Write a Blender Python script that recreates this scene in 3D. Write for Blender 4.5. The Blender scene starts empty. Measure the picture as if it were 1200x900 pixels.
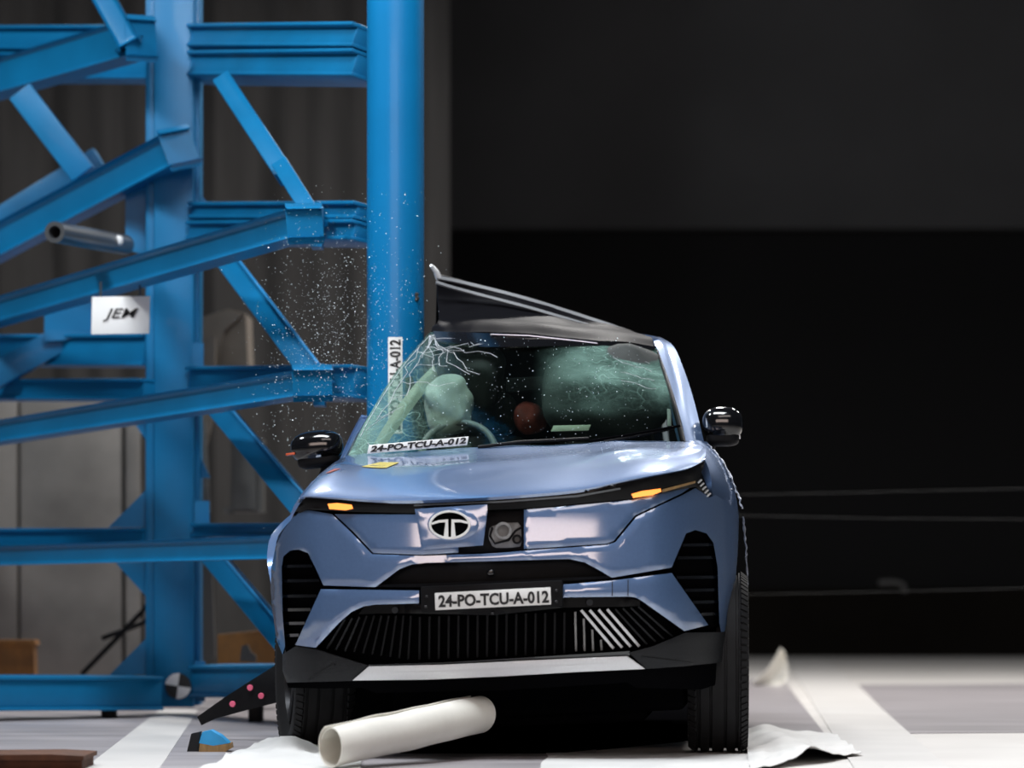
import bpy, bmesh, math, random
from mathutils import Vector, Matrix, noise
from mathutils.geometry import delaunay_2d_cdt
random.seed(7)
sc = bpy.context.scene
C = sc.collection
R = math.radians

# ------------------------------------------------------------------ camera, world, lights, exposure
FPX, HOR, CAMH = 4270.0, 690.0, 0.63          # focal length in px, horizon row, camera height
cd = bpy.data.cameras.new('camera'); cam = bpy.data.objects.new('camera', cd); C.objects.link(cam)
cam.location = (0, 0, CAMH); cam.rotation_euler = (R(90), 0, 0)
cd.sensor_width = 36; cd.lens = FPX / 1200 * 36; cd.shift_y = (HOR - 450) / 1200
cd.clip_end = 200; cd.clip_start = 0.1
cd.dof.use_dof = True; cd.dof.focus_distance = 14.2; cd.dof.aperture_fstop = 1.9
sc.camera = cam
w = bpy.data.worlds.new('world'); sc.world = w; w.use_nodes = True
w.node_tree.nodes['Background'].inputs[0].default_value = (.55, .65, .8, 1)
w.node_tree.nodes['Background'].inputs[1].default_value = 0.04
sc.view_settings.view_transform = 'Standard'; sc.view_settings.look = 'None'
sc.view_settings.gamma = 1; sc.view_settings.use_curve_mapping = False
sc.view_settings.exposure = 0.0

def area(name, loc, tgt, sx, sy, watts, col):
    l = bpy.data.lights.new(name, 'AREA'); l.shape = 'RECTANGLE'; l.size = sx; l.size_y = sy
    l.energy = watts; l.color = col
    o = bpy.data.objects.new(name, l); C.objects.link(o); o.location = loc
    d = Vector(tgt) - Vector(loc); o.rotation_euler = d.to_track_quat('-Z', 'Y').to_euler()
    return o
area('ceiling_lamp_bank', (-0.5, 12.3, 6.4), (0.3, 13.9, 0), 3.4, 1.6, 480, (.90, .95, 1))
area('front_lamp_bank', (1.2, 8.6, 5.6), (0.1, 13.6, .7), 4.6, 1.8, 70, (1, .90, .86))
area('front_fill_panel', (-1.6, -4.0, 4.5), (0, 13.3, .9), 11.5, 2.9, 430, (1, .80, .72))  # unseen warm panel, added for front fill and pink nose reflections
for k, x in enumerate((-1.9, 0.9, 3.4, 6.2)):
    area('hall_lamp', (x, 22.0, 6.8), (x * .9 + .2, 20.0, 0), .8, .8, 260, (1, .97, .94))
area('frame_lamp', (-5.0, 14.2, 7.0), (-2.2, 17.0, 1.9), 1.2, .8, 330, (.92, .97, 1))

# ------------------------------------------------------------------ helpers
def W(px, py, Y): return Vector(((px - 600) * Y / FPX, Y, CAMH + (HOR - py) * Y / FPX))
def FL(px, py, z=0.0):
    Y = (CAMH - z) * FPX / (py - HOR); return Vector(((px - 600) * Y / FPX, Y, z))
def lin(r, g, b):
    f = lambda c: (c / 255 / 12.92) if c / 255 <= .04045 else ((c / 255 + .055) / 1.055) ** 2.4
    return (f(r), f(g), f(b), 1)
def nd(nt, t, **k):
    n = nt.nodes.new(t)
    for a, v in k.items(): setattr(n, a, v)
    return n
MATS = {}
def mat(name, col, rough=.5, metal=0, coat=0, spec=.5, var=.0, scale=6, bump=0, emit=0, emitcol=None, stretch=(1,1,1), coat_rough=.05):
    m = bpy.data.materials.new(name); m.use_nodes = True; nt = m.node_tree
    b = nt.nodes['Principled BSDF']
    b.inputs['Base Color'].default_value = col; b.inputs['Roughness'].default_value = rough
    b.inputs['Metallic'].default_value = metal; b.inputs['Coat Weight'].default_value = coat
    b.inputs['Coat Roughness'].default_value = coat_rough
    b.inputs['Specular IOR Level'].default_value = spec
    if emit: b.inputs['Emission Color'].default_value = emitcol or col; b.inputs['Emission Strength'].default_value = emit
    tc = nd(nt, 'ShaderNodeTexCoord'); mp = nd(nt, 'ShaderNodeMapping'); mp.inputs['Scale'].default_value = stretch
    nt.links.new(tc.outputs['Object'], mp.inputs['Vector'])
    n = nd(nt, 'ShaderNodeTexNoise'); n.inputs['Scale'].default_value = scale; n.inputs['Detail'].default_value = 6
    nt.links.new(mp.outputs['Vector'], n.inputs['Vector'])
    if var:
        r = nd(nt, 'ShaderNodeValToRGB')
        r.color_ramp.elements[0].position = .3; r.color_ramp.elements[1].position = .7
        r.color_ramp.elements[0].color = tuple(c * (1 - var) for c in col[:3]) + (1,)
        r.color_ramp.elements[1].color = tuple(min(1, c * (1 + var)) for c in col[:3]) + (1,)
        nt.links.new(n.outputs['Fac'], r.inputs['Fac']); nt.links.new(r.outputs['Color'], b.inputs['Base Color'])
    if bump:
        bp = nd(nt, 'ShaderNodeBump'); bp.inputs['Strength'].default_value = bump; bp.inputs['Distance'].default_value = .01
        nt.links.new(n.outputs['Fac'], bp.inputs['Height']); nt.links.new(bp.outputs['Normal'], b.inputs['Normal'])
    MATS[name] = m; return m
mat('paint', (.112, .198, .385, 1), .40, .55, 1.0, .5, .04, 90, coat_rough=.085)
MATS['paint'].node_tree.nodes['Principled BSDF'].inputs['Coat IOR'].default_value = 2.4
mat('black_gloss', (.004, .004, .005, 1), .12, 0, .6)
mat('roof_black', (.006, .006, .0075, 1), .45, 0, .0, .03)
mat('black_plastic', (.006, .006, .007, 1), .5, var=.2, scale=40, spec=.10)
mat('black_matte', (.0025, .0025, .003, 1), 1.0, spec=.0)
mat('cladding', (.012, .013, .015, 1), .55, spec=.2, var=.1, scale=120, bump=.1)
mat('silver', (.68, .69, .71, 1), .42, .25, var=.06, scale=60, stretch=(20, 1, 1))
mat('chrome', (.8, .8, .82, 1), .12, 1)
mat('white', (.78, .78, .77, 1), .5)
mat('print_black', (.008, .008, .009, 1), .6)
mat('tyre', (.010, .010, .011, 1), .7, spec=.2, var=.15, scale=30, bump=.1)
mat('rim', (.03, .03, .033, 1), .35, .6)
mat('steel_blue', (.002, .138, .310, 1), .45, 0, .04, .3, var=.12, scale=3, bump=.04)
mat('pole_blue', (.002, .145, .345, 1), .36, 0, .1, .35, var=.08, scale=2.5, bump=.03)
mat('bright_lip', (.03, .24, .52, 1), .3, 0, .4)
mat('amber', (.9, .22, .02, 1), .3, emit=1.7, emitcol=(1, .30, .06, 1))
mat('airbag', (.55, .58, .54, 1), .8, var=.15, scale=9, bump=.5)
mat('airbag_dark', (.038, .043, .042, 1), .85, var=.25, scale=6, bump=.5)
mat('trim_beige', (.50, .52, .42, 1), .8, var=.15, scale=9)
mat('seat', (.06, .065, .06, 1), .8, var=.2, scale=12)
mat('dash', (.010, .012, .012, 1), .6, var=.2, scale=20)
mat('red_brown', (.26, .05, .03, 1), .7, var=.3, scale=20)
mat('bar_black', (.003, .003, .0035, 1), .2, spec=.15)
mat('grey_part', (.20, .20, .20, 1), .5, var=.25, scale=30, bump=.2)
mat('paper', (.80, .77, .70, 1), .65, var=.05, scale=5, bump=.25)
mat('sheet', (.78, .77, .75, 1), .45, var=.06, scale=5, bump=.3)
mat('scuffed', (.22, .24, .30, 1), .45, .2, var=.5, scale=70, bump=.5)
mat('torn', (.55, .57, .62, 1), .5, var=.3, scale=60, bump=.5)
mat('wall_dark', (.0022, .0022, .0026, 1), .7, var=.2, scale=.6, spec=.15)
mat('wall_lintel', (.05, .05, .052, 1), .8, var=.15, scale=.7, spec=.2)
mat('curtain', (.034, .032, .031, 1), .9, var=.25, scale=2.5, bump=.2, stretch=(3, 1, .4))
mat('concrete', (.20, .186, .17, 1), .85, var=.28, scale=2.2, bump=.3)
mat('kerb', (.006, .005, .004, 1), .9, var=.2, scale=1, spec=.05)
mat('floor_light', (.60, .575, .55, 1), .55, var=.07, scale=1.3, bump=.05)
mat('floor_grey', (.34, .315, .325, 1), .38, var=.22, scale=1.6, bump=.05, stretch=(.5, 3, 1))
mat('floor_white', (.60, .58, .56, 1), .5, var=.05, scale=2)
mat('cardboard', (.15, .125, .10, 1), .85, var=.2, scale=4, bump=.2)
mat('cabinet', (.075, .073, .068, 1), .6, var=.12, scale=3)
mat('rust', (.085, .028, .010, 1), .8, var=.35, scale=14)
mat('amber_paint', (.16, .065, .010, 1), .7, var=.3, scale=10)
mat('wood', (.28, .17, .07, 1), .75, var=.3, scale=8, stretch=(6, 1, 1))
mat('azure', (.02, .30, .62, 1), .5, var=.15, scale=12)
mat('pipe_metal', (.13, .14, .15, 1), .35, .7)
mat('pink', (.75, .12, .22, 1), .5)
mat('yellow', (.40, .32, .04, 1), .5)
mat('wire', (.012, .012, .012, 1), .6)
mat('rail', (.20, .205, .215, 1), .5, .1)
mat('shard', (.72, .82, .86, 1), .15, spec=.8)
mat('orange_lens', (.5, .08, .03, 1), .25, coat=.5)

def glass_mat():
    m = bpy.data.materials.new('windscreen_glass'); m.use_nodes = True; nt = m.node_tree; nt.nodes.clear(); L = nt.links.new
    out = nd(nt, 'ShaderNodeOutputMaterial')
    tr = nd(nt, 'ShaderNodeBsdfTransparent'); tr.inputs[0].default_value = (.77, .85, .815, 1)
    gl = nd(nt, 'ShaderNodeBsdfGlossy'); gl.inputs['Roughness'].default_value = .06; gl.inputs[0].default_value = (.9, 1, .95, 1)
    lw = nd(nt, 'ShaderNodeLayerWeight'); lw.inputs[0].default_value = .5
    pw = nd(nt, 'ShaderNodeMath', operation='POWER'); L(lw.outputs['Facing'], pw.inputs[0]); pw.inputs[1].default_value = 4
    fr = nd(nt, 'ShaderNodeMath', operation='MULTIPLY_ADD'); L(pw.outputs[0], fr.inputs[0]); fr.inputs[1].default_value = .4; fr.inputs[2].default_value = .012
    m1 = nd(nt, 'ShaderNodeMixShader'); L(fr.outputs[0], m1.inputs[0]); L(tr.outputs[0], m1.inputs[1]); L(gl.outputs[0], m1.inputs[2])
    # crazed, shattered zones: fine cell edges, strongest on the struck side and along the top corner
    tc = nd(nt, 'ShaderNodeTexCoord')
    dn = nd(nt, 'ShaderNodeTexNoise'); dn.inputs['Scale'].default_value = 5; L(tc.outputs['Object'], dn.inputs['Vector'])
    mx = nd(nt, 'ShaderNodeMixRGB'); mx.blend_type = 'ADD'; mx.inputs[0].default_value = .25
    L(tc.outputs['Object'], mx.inputs[1]); L(dn.outputs['Color'], mx.inputs[2])
    acc = None
    for s, th in ((9, .022), (38, .055)):
        v = nd(nt, 'ShaderNodeTexVoronoi', feature='DISTANCE_TO_EDGE'); v.inputs['Scale'].default_value = s
        L(mx.outputs[0], v.inputs['Vector'])
        k = nd(nt, 'ShaderNodeMapRange'); k.inputs['From Min'].default_value = 0; k.inputs['From Max'].default_value = th
        k.inputs['To Min'].default_value = .6 if s < 20 else .32; k.inputs['To Max'].default_value = 0; L(v.outputs['Distance'], k.inputs['Value'])
        if acc is None: acc = k.outputs[0]
        else:
            a = nd(nt, 'ShaderNodeMath', operation='MAXIMUM'); L(acc, a.inputs[0]); L(k.outputs[0], a.inputs[1]); acc = a.outputs[0]
    sp = nd(nt, 'ShaderNodeSeparateXYZ'); L(tc.outputs['Object'], sp.inputs[0])
    def rng(sock, a, b, lo, hi):
        k = nd(nt, 'ShaderNodeMapRange'); k.interpolation_type = 'SMOOTHSTEP'
        for n_, x in (('From Min', a), ('From Max', b), ('To Min', lo), ('To Max', hi)): k.inputs[n_].default_value = x
        L(sock, k.inputs['Value']); return k.outputs[0]
    left = rng(sp.outputs['X'], -.50, -.18, 1, 0)
    rt = nd(nt, 'ShaderNodeMath', operation='MULTIPLY'); L(rng(sp.outputs['X'], .1, .5, 0, 1), rt.inputs[0]); L(rng(sp.outputs['Z'], 1.28, 1.56, 0, .9), rt.inputs[1])
    mk = nd(nt, 'ShaderNodeMath', operation='MAXIMUM'); L(left, mk.inputs[0]); L(rt.outputs[0], mk.inputs[1])
    hz = nd(nt, 'ShaderNodeMath', operation='MULTIPLY_ADD'); L(dn.outputs['Fac'], hz.inputs[0]); hz.inputs[1].default_value = .16; L(acc, hz.inputs[2])
    fin = nd(nt, 'ShaderNodeMath', operation='MULTIPLY'); L(hz.outputs[0], fin.inputs[0]); L(mk.outputs[0], fin.inputs[1])
    ex = nd(nt, 'ShaderNodeMath', operation='MULTIPLY'); L(rng(sp.outputs['X'], -.58, -.40, .42, 0), ex.inputs[0]); L(rng(dn.outputs['Fac'], .3, .65, .25, 1), ex.inputs[1])
    r2 = nd(nt, 'ShaderNodeMath', operation='MULTIPLY'); L(rt.outputs[0], r2.inputs[0]); L(rng(dn.outputs['Fac'], .38, .68, .05, .62), r2.inputs[1])
    s1 = nd(nt, 'ShaderNodeMath', operation='ADD'); L(ex.outputs[0], s1.inputs[0]); L(r2.outputs[0], s1.inputs[1])
    s2 = nd(nt, 'ShaderNodeMath', operation='ADD'); L(fin.outputs[0], s2.inputs[0]); L(s1.outputs[0], s2.inputs[1]); fin = s2
    cl = nd(nt, 'ShaderNodeMath', operation='MINIMUM'); L(fin.outputs[0], cl.inputs[0]); cl.inputs[1].default_value = .85
    df = nd(nt, 'ShaderNodeBsdfDiffuse'); df.inputs[0].default_value = (.20, .33, .29, 1)
    m2 = nd(nt, 'ShaderNodeMixShader'); L(cl.outputs[0], m2.inputs[0]); L(m1.outputs[0], m2.inputs[1]); L(df.outputs[0], m2.inputs[2])
    L(m2.outputs[0], out.inputs[0]); MATS['glass'] = m
glass_mat()
def dark_glass():
    m = mat('window_glass', (.004, .006, .006, 1), .05, 0, 0, .5); return m
dark_glass()

def link(name, me, m, parent=None, smooth=True, ang=35):
    if m: me.materials.append(MATS[m])
    if smooth:
        me.polygons.foreach_set('use_smooth', [True] * len(me.polygons)); me.set_sharp_from_angle(angle=R(ang))
    o = bpy.data.objects.new(name, me); C.objects.link(o)
    if parent: o.parent = parent
    return o
def obj(name, vs, fs, m, parent=None, smooth=True, ang=35, fix=True):
    me = bpy.data.meshes.new(name); me.from_pydata([tuple(v) for v in vs], [], fs); me.update()
    if fix:
        bm = bmesh.new(); bm.from_mesh(me); bmesh.ops.recalc_face_normals(bm, faces=bm.faces[:]); bm.to_mesh(me); bm.free()
    return link(name, me, m, parent, smooth, ang)
def tag(o, label, cat, group=None, kind=None):
    o['label'] = label; o['category'] = cat
    if group: o['group'] = group
    if kind: o['kind'] = kind
    return o
def thing(name, label, cat, loc=(0, 0, 0), group=None):
    o = bpy.data.objects.new(name, None); C.objects.link(o); o.location = loc; o.empty_display_size = .1
    return tag(o, label, cat, group)
def struct(o, label, cat):
    o['kind'] = 'structure'; o['label'] = label; o['category'] = cat; return o
def rel(o, parent):                       # keep world placement when parenting to a translated Empty
    o.parent = parent; o.matrix_parent_inverse = Matrix.Translation(-Vector(parent.location)); return o

def frame_box(c, ax, ay, az, m, name, parent=None, bev=.006):
    """bevelled box: centre c, half-extent vectors ax, ay, az"""
    bm = bmesh.new(); bmesh.ops.create_cube(bm, size=2)
    T = Matrix((ax, ay, az)).transposed()
    for v in bm.verts: v.co = Vector(c) + T @ v.co
    if bev: bmesh.ops.bevel(bm, geom=bm.edges[:], offset=min(bev, .45 * min(ax.length, ay.length, az.length)), segments=3 if bev > .02 else 2, profile=.5, affect='EDGES')
    bmesh.ops.recalc_face_normals(bm, faces=bm.faces[:])
    me = bpy.data.meshes.new(name); bm.to_mesh(me); bm.free()
    o = link(name, me, m, None, True, 40)
    if parent: rel(o, parent)
    return o
def box(name, lo, hi, m, parent=None, bev=.006):
    lo, hi = Vector(lo), Vector(hi); h = (hi - lo) / 2
    return frame_box((lo + hi) / 2, Vector((h.x, 0, 0)), Vector((0, h.y, 0)), Vector((0, 0, h.z)), m, name, parent, bev)
def bar(name, p0, p1, wd, ht, m, parent=None, up=Vector((0, 1, 0)), bev=.006):
    """box from p0 to p1; ht measured across the bar in the picture plane, wd along the depth (up vector)"""
    p0, p1 = Vector(p0), Vector(p1); d = p1 - p0; n = d.normalized()
    a = (up - n * up.dot(n)).normalized(); b = n.cross(a)
    return frame_box((p0 + p1) / 2, d / 2, a * wd / 2, b * ht / 2, m, name, parent, bev)
def catmull(P, n):
    P = [Vector(p) for p in P]
    if len(P) == 1: return [P[0]] * n
    Q = [P[0] * 2 - P[1]] + P + [P[-1] * 2 - P[-2]]; out = []
    for i in range(n):
        t = i / (n - 1) * (len(P) - 1); k = min(int(t), len(P) - 2); u = t - k
        a, b, c, d = Q[k], Q[k + 1], Q[k + 2], Q[k + 3]
        out.append(.5 * ((2 * b) + (c - a) * u + (2 * a - 5 * b + 4 * c - d) * u * u + (3 * b - a - 3 * c + d) * u ** 3))
    return out
def grid_solid(name, G, thick, m, parent=None, ang=40, flip=False):
    """solid sheet from a grid of points: front, back (offset by the normal) and rim"""
    nv, nu = len(G), len(G[0]); vs = [p for r in G for p in r]; N = []
    for j in range(nv):
        for i in range(nu):
            a = G[j][min(i + 1, nu - 1)] - G[j][max(i - 1, 0)]; b = G[min(j + 1, nv - 1)][i] - G[max(j - 1, 0)][i]
            n = a.cross(b); n = n.normalized() if n.length > 1e-9 else Vector((0, 1, 0)); N.append(-n if flip else n)
    if sum(n.dot(Vector((0, -1, .4))) for n in N) < 0: N = [-n for n in N]
    n0 = len(vs); vs = vs + [v - n * thick for v, n in zip(vs, N)]; fs = []
    I = lambda j, i: j * nu + i
    for j in range(nv - 1):
        for i in range(nu - 1):
            q = (I(j, i), I(j, i + 1), I(j + 1, i + 1), I(j + 1, i)); fs.append(q); fs.append(tuple(n0 + x for x in reversed(q)))
    loop = [I(0, i) for i in range(nu)] + [I(j, nu - 1) for j in range(1, nv)] + [I(nv - 1, i) for i in range(nu - 2, -1, -1)] + [I(j, 0) for j in range(nv - 2, 0, -1)]
    for k in range(len(loop)):
        a, b = loop[k], loop[(k + 1) % len(loop)]; fs.append((b, a, n0 + a, n0 + b))
    return obj(name, vs, fs, m, parent, True, ang)
def loft(name, rows, nu, nv, thick, m, parent=None, disp=None, flip=False, ang=40):
    A = [catmull(r, nu) for r in rows]; G = [[None] * nu for _ in range(nv)]
    for i in range(nu):
        col = catmull([a[i] for a in A], nv)
        for j in range(nv): G[j][i] = col[j]
    if disp:
        for j in range(nv):
            for i in range(nu): G[j][i] = G[j][i] + disp(i / (nu - 1), j / (nv - 1), G[j][i])
    return grid_solid(name, G, thick, m, parent, ang, flip)
def tube(name, P, r, m, parent=None, n=10, closed=False, rel_to=None):
    P = [Vector(p) for p in P]; vs, fs = [], []; k = len(P); prev = None
    rr = r if callable(r) else (lambda t: r)
    for i, p in enumerate(P):
        if closed: t = (P[(i + 1) % k] - P[i - 1]).normalized()
        else: t = (P[min(i + 1, k - 1)] - P[max(i - 1, 0)]).normalized()
        if prev is None: a = t.orthogonal().normalized()
        else: a = (prev - t * prev.dot(t)).normalized()
        prev = a; b = t.cross(a)
        for q in range(n):
            th = 2 * math.pi * q / n; vs.append(p + (a * math.cos(th) + b * math.sin(th)) * rr(i / max(1, k - 1)))
    for i in range(k if closed else k - 1):
        for q in range(n):
            j = (i + 1) % k
            fs.append((i * n + q, i * n + (q + 1) % n, j * n + (q + 1) % n, j * n + q))
    if not closed: fs += [tuple(range(n))[::-1], tuple((k - 1) * n + q for q in range(n))]
    o = obj(name, vs, fs, m, None, True, 50)
    if parent: rel(o, parent)
    return o
def lathe(name, prof, seg, m, parent=None, axis='X', closed=True, ang=30):
    """profile of (along, radius) spun about the axis"""
    vs, fs = [], []; k = len(prof)
    for s in range(seg):
        th = 2 * math.pi * s / seg; c, q = math.cos(th), math.sin(th)
        for a, r in prof: vs.append((a, r * c, r * q) if axis == 'X' else (r * c, r * q, a))
    for s in range(seg):
        t = (s + 1) % seg
        for i in range(k if closed else k - 1):
            j = (i + 1) % k; fs.append((s * k + i, s * k + j, t * k + j, t * k + i))
    if not closed:
        fs += [tuple(s * k for s in range(seg)), tuple(s * k + k - 1 for s in range(seg))]
    return obj(name, vs, fs, m, parent, True, ang)
def blob(name, c, rad, m, parent=None, e=.7, nse=0, fr=5, nu=36, nv=22, rot=None, seed=0):
    """superellipsoid with optional lumps"""
    def pw(x): return math.copysign(abs(x) ** e, x)
    vs, fs = [], []; c = Vector(c); Rm = rot.to_matrix() if rot else Matrix.Identity(3)
    for j in range(1, nv):
        ph = math.pi * (j / nv - .5)
        for i in range(nu):
            th = 2 * math.pi * i / nu
            p = Vector((rad[0] * pw(math.cos(ph)) * pw(math.cos(th)), rad[1] * pw(math.cos(ph)) * pw(math.sin(th)), rad[2] * pw(math.sin(ph))))
            if nse: p += p.normalized() * nse * noise.noise(p * fr + Vector((seed, seed * .7, 0)))
            vs.append(c + Rm @ p)
    b = len(vs); vs += [c + Rm @ Vector((0, 0, -rad[2])), c + Rm @ Vector((0, 0, rad[2]))]
    for j in range(nv - 2):
        for i in range(nu): fs.append((j * nu + i, j * nu + (i + 1) % nu, (j + 1) * nu + (i + 1) % nu, (j + 1) * nu + i))
    for i in range(nu):
        fs.append((b, (i + 1) % nu, i)); fs.append((b + 1, (nv - 2) * nu + i, (nv - 2) * nu + (i + 1) % nu))
    o = obj(name, vs, fs, m, None, True, 60)
    if parent: o.parent = parent
    return o
def text_verts(s, bold=.03, shear=0):
    cu = bpy.data.curves.new('t', 'FONT'); cu.body = s; cu.size = 1; cu.offset = bold * .5; cu.extrude = .02; cu.shear = shear; cu.resolution_u = 3
    o = bpy.data.objects.new('t', cu); C.objects.link(o)
    dg = bpy.context.evaluated_depsgraph_get(); me = bpy.data.meshes.new_from_object(o.evaluated_get(dg))
    vs = [v.co.copy() for v in me.vertices]; fs = [tuple(p.vertices) for p in me.polygons]
    bpy.data.objects.remove(o); bpy.data.curves.remove(cu); bpy.data.meshes.remove(me)
    x0, x1 = min(v.x for v in vs), max(v.x for v in vs); y0, y1 = min(v.y for v in vs), max(v.y for v in vs)
    return [((v.x - x0) / (x1 - x0), (v.y - y0) / (y1 - y0), v.z / .02) for v in vs], fs
def text_on(name, s, corner, U, V, m, parent, depth=.001, bold=.03, shear=0):
    """flat lettering: lower-left corner, full width vector, full height vector"""
    vs, fs = text_verts(s, bold, shear); n = Vector(U).cross(Vector(V)).normalized()
    o = obj(name, [Vector(corner) + Vector(U) * a + Vector(V) * b + n * depth * c for a, b, c in vs], fs, m, None, False, fix=False)
    o.parent = parent; return o

# ================================================================== SETTING
def slab(name, pts, z0, z1, m, parent=None):
    n = len(pts); vs = [Vector((p.x, p.y, z1)) for p in pts] + [Vector((p.x, p.y, z0)) for p in pts]
    fs = [tuple(range(n)), tuple(range(2 * n - 1, n - 1, -1))] + [(i, n + i, n + (i + 1) % n, (i + 1) % n) for i in range(n)]
    return obj(name, vs, fs, m, parent, False)
floor = struct(slab('floor', [Vector((-14, 1.5, 0)), Vector((14, 1.5, 0)), Vector((14, 36, 0)), Vector((-14, 36, 0))], -.2, 0, 'floor_light'),
               'pale concrete floor of the crash test hall with grey plates and white bands', 'floor')
def patch(name, px, z, m): return slab(name, [FL(*p) for p in px], -.01, z, m, floor)
patch('floor_plate', [(1006, 803), (1330, 801), (1330, 858), (1064, 860)], .004, 'floor_grey')
patch('floor_plate', [(-700, 797), (918, 797), (972, 868), (700, 870), (690, 960), (-700, 960)], .003, 'floor_grey')
patch('under_car_shade', [(432, 806), (806, 806), (815, 868), (650, 884), (470, 884), (428, 850)], .007, 'black_matte')  # shade under and behind the car, painted as a black floor patch
patch('painted_band', [(187, 833), (232, 833), (150, 959), (25, 959)], .005, 'floor_white')
patch('painted_band', [(919, 771), (966, 771), (1110, 900), (1180, 965), (1041, 965), (1000, 900)], .006, 'floor_white')

WY = 34.0
def wallbox(name, a, b, Y0, Y1, z0, z1, m): return box(name, (a, Y0, z0), (b, Y1, z1), m, None, 0)
xd0 = (538 - 600) * WY / FPX
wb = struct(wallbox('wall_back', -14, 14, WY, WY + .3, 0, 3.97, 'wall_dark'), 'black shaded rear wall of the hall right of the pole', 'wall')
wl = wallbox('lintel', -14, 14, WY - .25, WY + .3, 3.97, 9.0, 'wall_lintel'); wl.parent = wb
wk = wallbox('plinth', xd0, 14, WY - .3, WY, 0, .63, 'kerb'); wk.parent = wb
# charcoal curtain wall behind the frame, with vertical folds
def curtain():
    Y, x0, x1 = 27.5, -9.0, (527 - 600) * 27.5 / FPX; G = []
    for j in range(2):
        row = []
        for i in range(160):
            x = x0 + (x1 - x0) * i / 159; d = .05 * math.sin(x * 9 + math.sin(x * 3.1) * 2) + .03 * math.sin(x * 23)
            row.append(Vector((x, Y + d, (0, 9.0)[j])))
        G.append(row)
    return grid_solid('wall_left', G, .06, 'curtain')
struct(curtain(), 'charcoal folded curtain wall behind the blue steel frame', 'wall')
# concrete block behind the frame with panel joints
blk = thing('concrete_block', 'large grey concrete block wall standing behind the blue steel frame', 'block', W(60, 785, 22))
bx0 = -5.4
for px0, px1 in ((-560, -230), (-226, 20), (23, 143), (147, 165), (169, 178)):
    a, b = (px0 - 600) * 22 / FPX, (px1 - 600) * 22 / FPX
    box('concrete_panel', (a, 22 + random.uniform(0, .02), 0), (b, 22.6, W(0, 455, 22).z), 'concrete', blk, .012)

# ================================================================== BLUE STEEL FRAME
fr = thing('steel_frame', 'blue painted steel support frame with beams, braces and arms beside the pole', 'frame', W(207, 828, 18.2))
S = 'steel_blue'
CY = 18.2
def hbeam(name, xa, xb, ya, yb, Y, wd=.12, m=S, lip=True, Yl=None):
    """horizontal beam seen square on, from px xa..xb and ya..yb"""
    p, q = W(xa, (ya + yb) / 2, Yl or Y), W(xb, (ya + yb) / 2, Y); h = (yb - ya) * Y / FPX
    o = bar(name, p, q, wd, h, m, fr)
    if lip:
        for s, nm in ((1, 'flange'), (-1, 'flange')):
            d = Vector((0, -.012, s * (h / 2 - .008)))
            l = bar(nm, p + d, q + d, wd + .03, .016, m, None, bev=.003); l.parent = o
    return o
def upright(name, xa, xb, ya, yb, Y, wd=.2, m=S):
    h = (xb - xa) * Y / FPX
    return bar(name, W((xa + xb) / 2, ya, Y), W((xa + xb) / 2, yb, Y), wd, h, m, fr)
def slant(name, a, b, Ya, Yb, pxw, wd=.1, m=S, lip=False):
    p, q = W(*a, Ya), W(*b, Yb); o = bar(name, p, q, wd, pxw * (Ya + Yb) / 2 / FPX, m, fr, bev=.03 if 'arm' in name else .006)
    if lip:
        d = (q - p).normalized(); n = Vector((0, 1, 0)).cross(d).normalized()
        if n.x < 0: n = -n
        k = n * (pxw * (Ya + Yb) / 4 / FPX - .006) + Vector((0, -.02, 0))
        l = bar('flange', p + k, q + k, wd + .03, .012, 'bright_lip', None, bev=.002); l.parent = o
    return o
def plate(name, pts, Y, th, m=S):
    P = [W(*p, Y) for p in pts]; n = len(P); vs = P + [p + Vector((0, th, 0)) for p in P]
    fs = [tuple(range(n)), tuple(range(2 * n - 1, n - 1, -1))] + [(i, n + i, n + (i + 1) % n, (i + 1) % n) for i in range(n)]
    o = obj(name, vs, fs, m, None, False); return rel(o, fr)
# column: web, two side flanges
upright('column', 183, 229, -60, 828, CY, .22)
upright('column_flange', 173, 184, -60, 826, CY + .03, .20)
upright('column_flange', 229, 236, -60, 826, CY + .03, .18)
plate('column_plate', [(147, 205), (174, 205), (174, 300), (147, 292)], CY + .06, .03)
plate('column_plate', [(236, 228), (250, 246), (250, 286), (236, 300)], CY - .05, .03)
plate('column_plate', [(225, 402), (238, 402), (238, 472), (225, 472)], CY - .13, .03)
plate('column_plate', [(228, 587), (245, 587), (245, 632), (228, 632)], CY - .13, .03)
plate('column_plate', [(228, 775), (240, 775), (240, 822), (228, 822)], CY - .13, .03)
upright('column', -176, -136, -60, 826, 20.6, .25)
plate('column_plate', [(-190, 820), (-122, 820), (-122, 829), (-190, 829)], 20.4, .4)
# gussets left of the column
for g in ([(140, 470), (174, 470), (182, 532)], [(127, 618), (182, 563), (182, 618)], [(134, 658), (182, 658), (182, 706), (172, 700)], [(128, 791), (182, 737), (182, 791)]):
    plate('gusset_plate', g, CY - .02, .025)
# gussets right of the column, swept back towards the pole
for g in ([(228, 560), (246, 560), (228, 520)],):
    plate('gusset_plate', g, CY - .02, .025)
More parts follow.
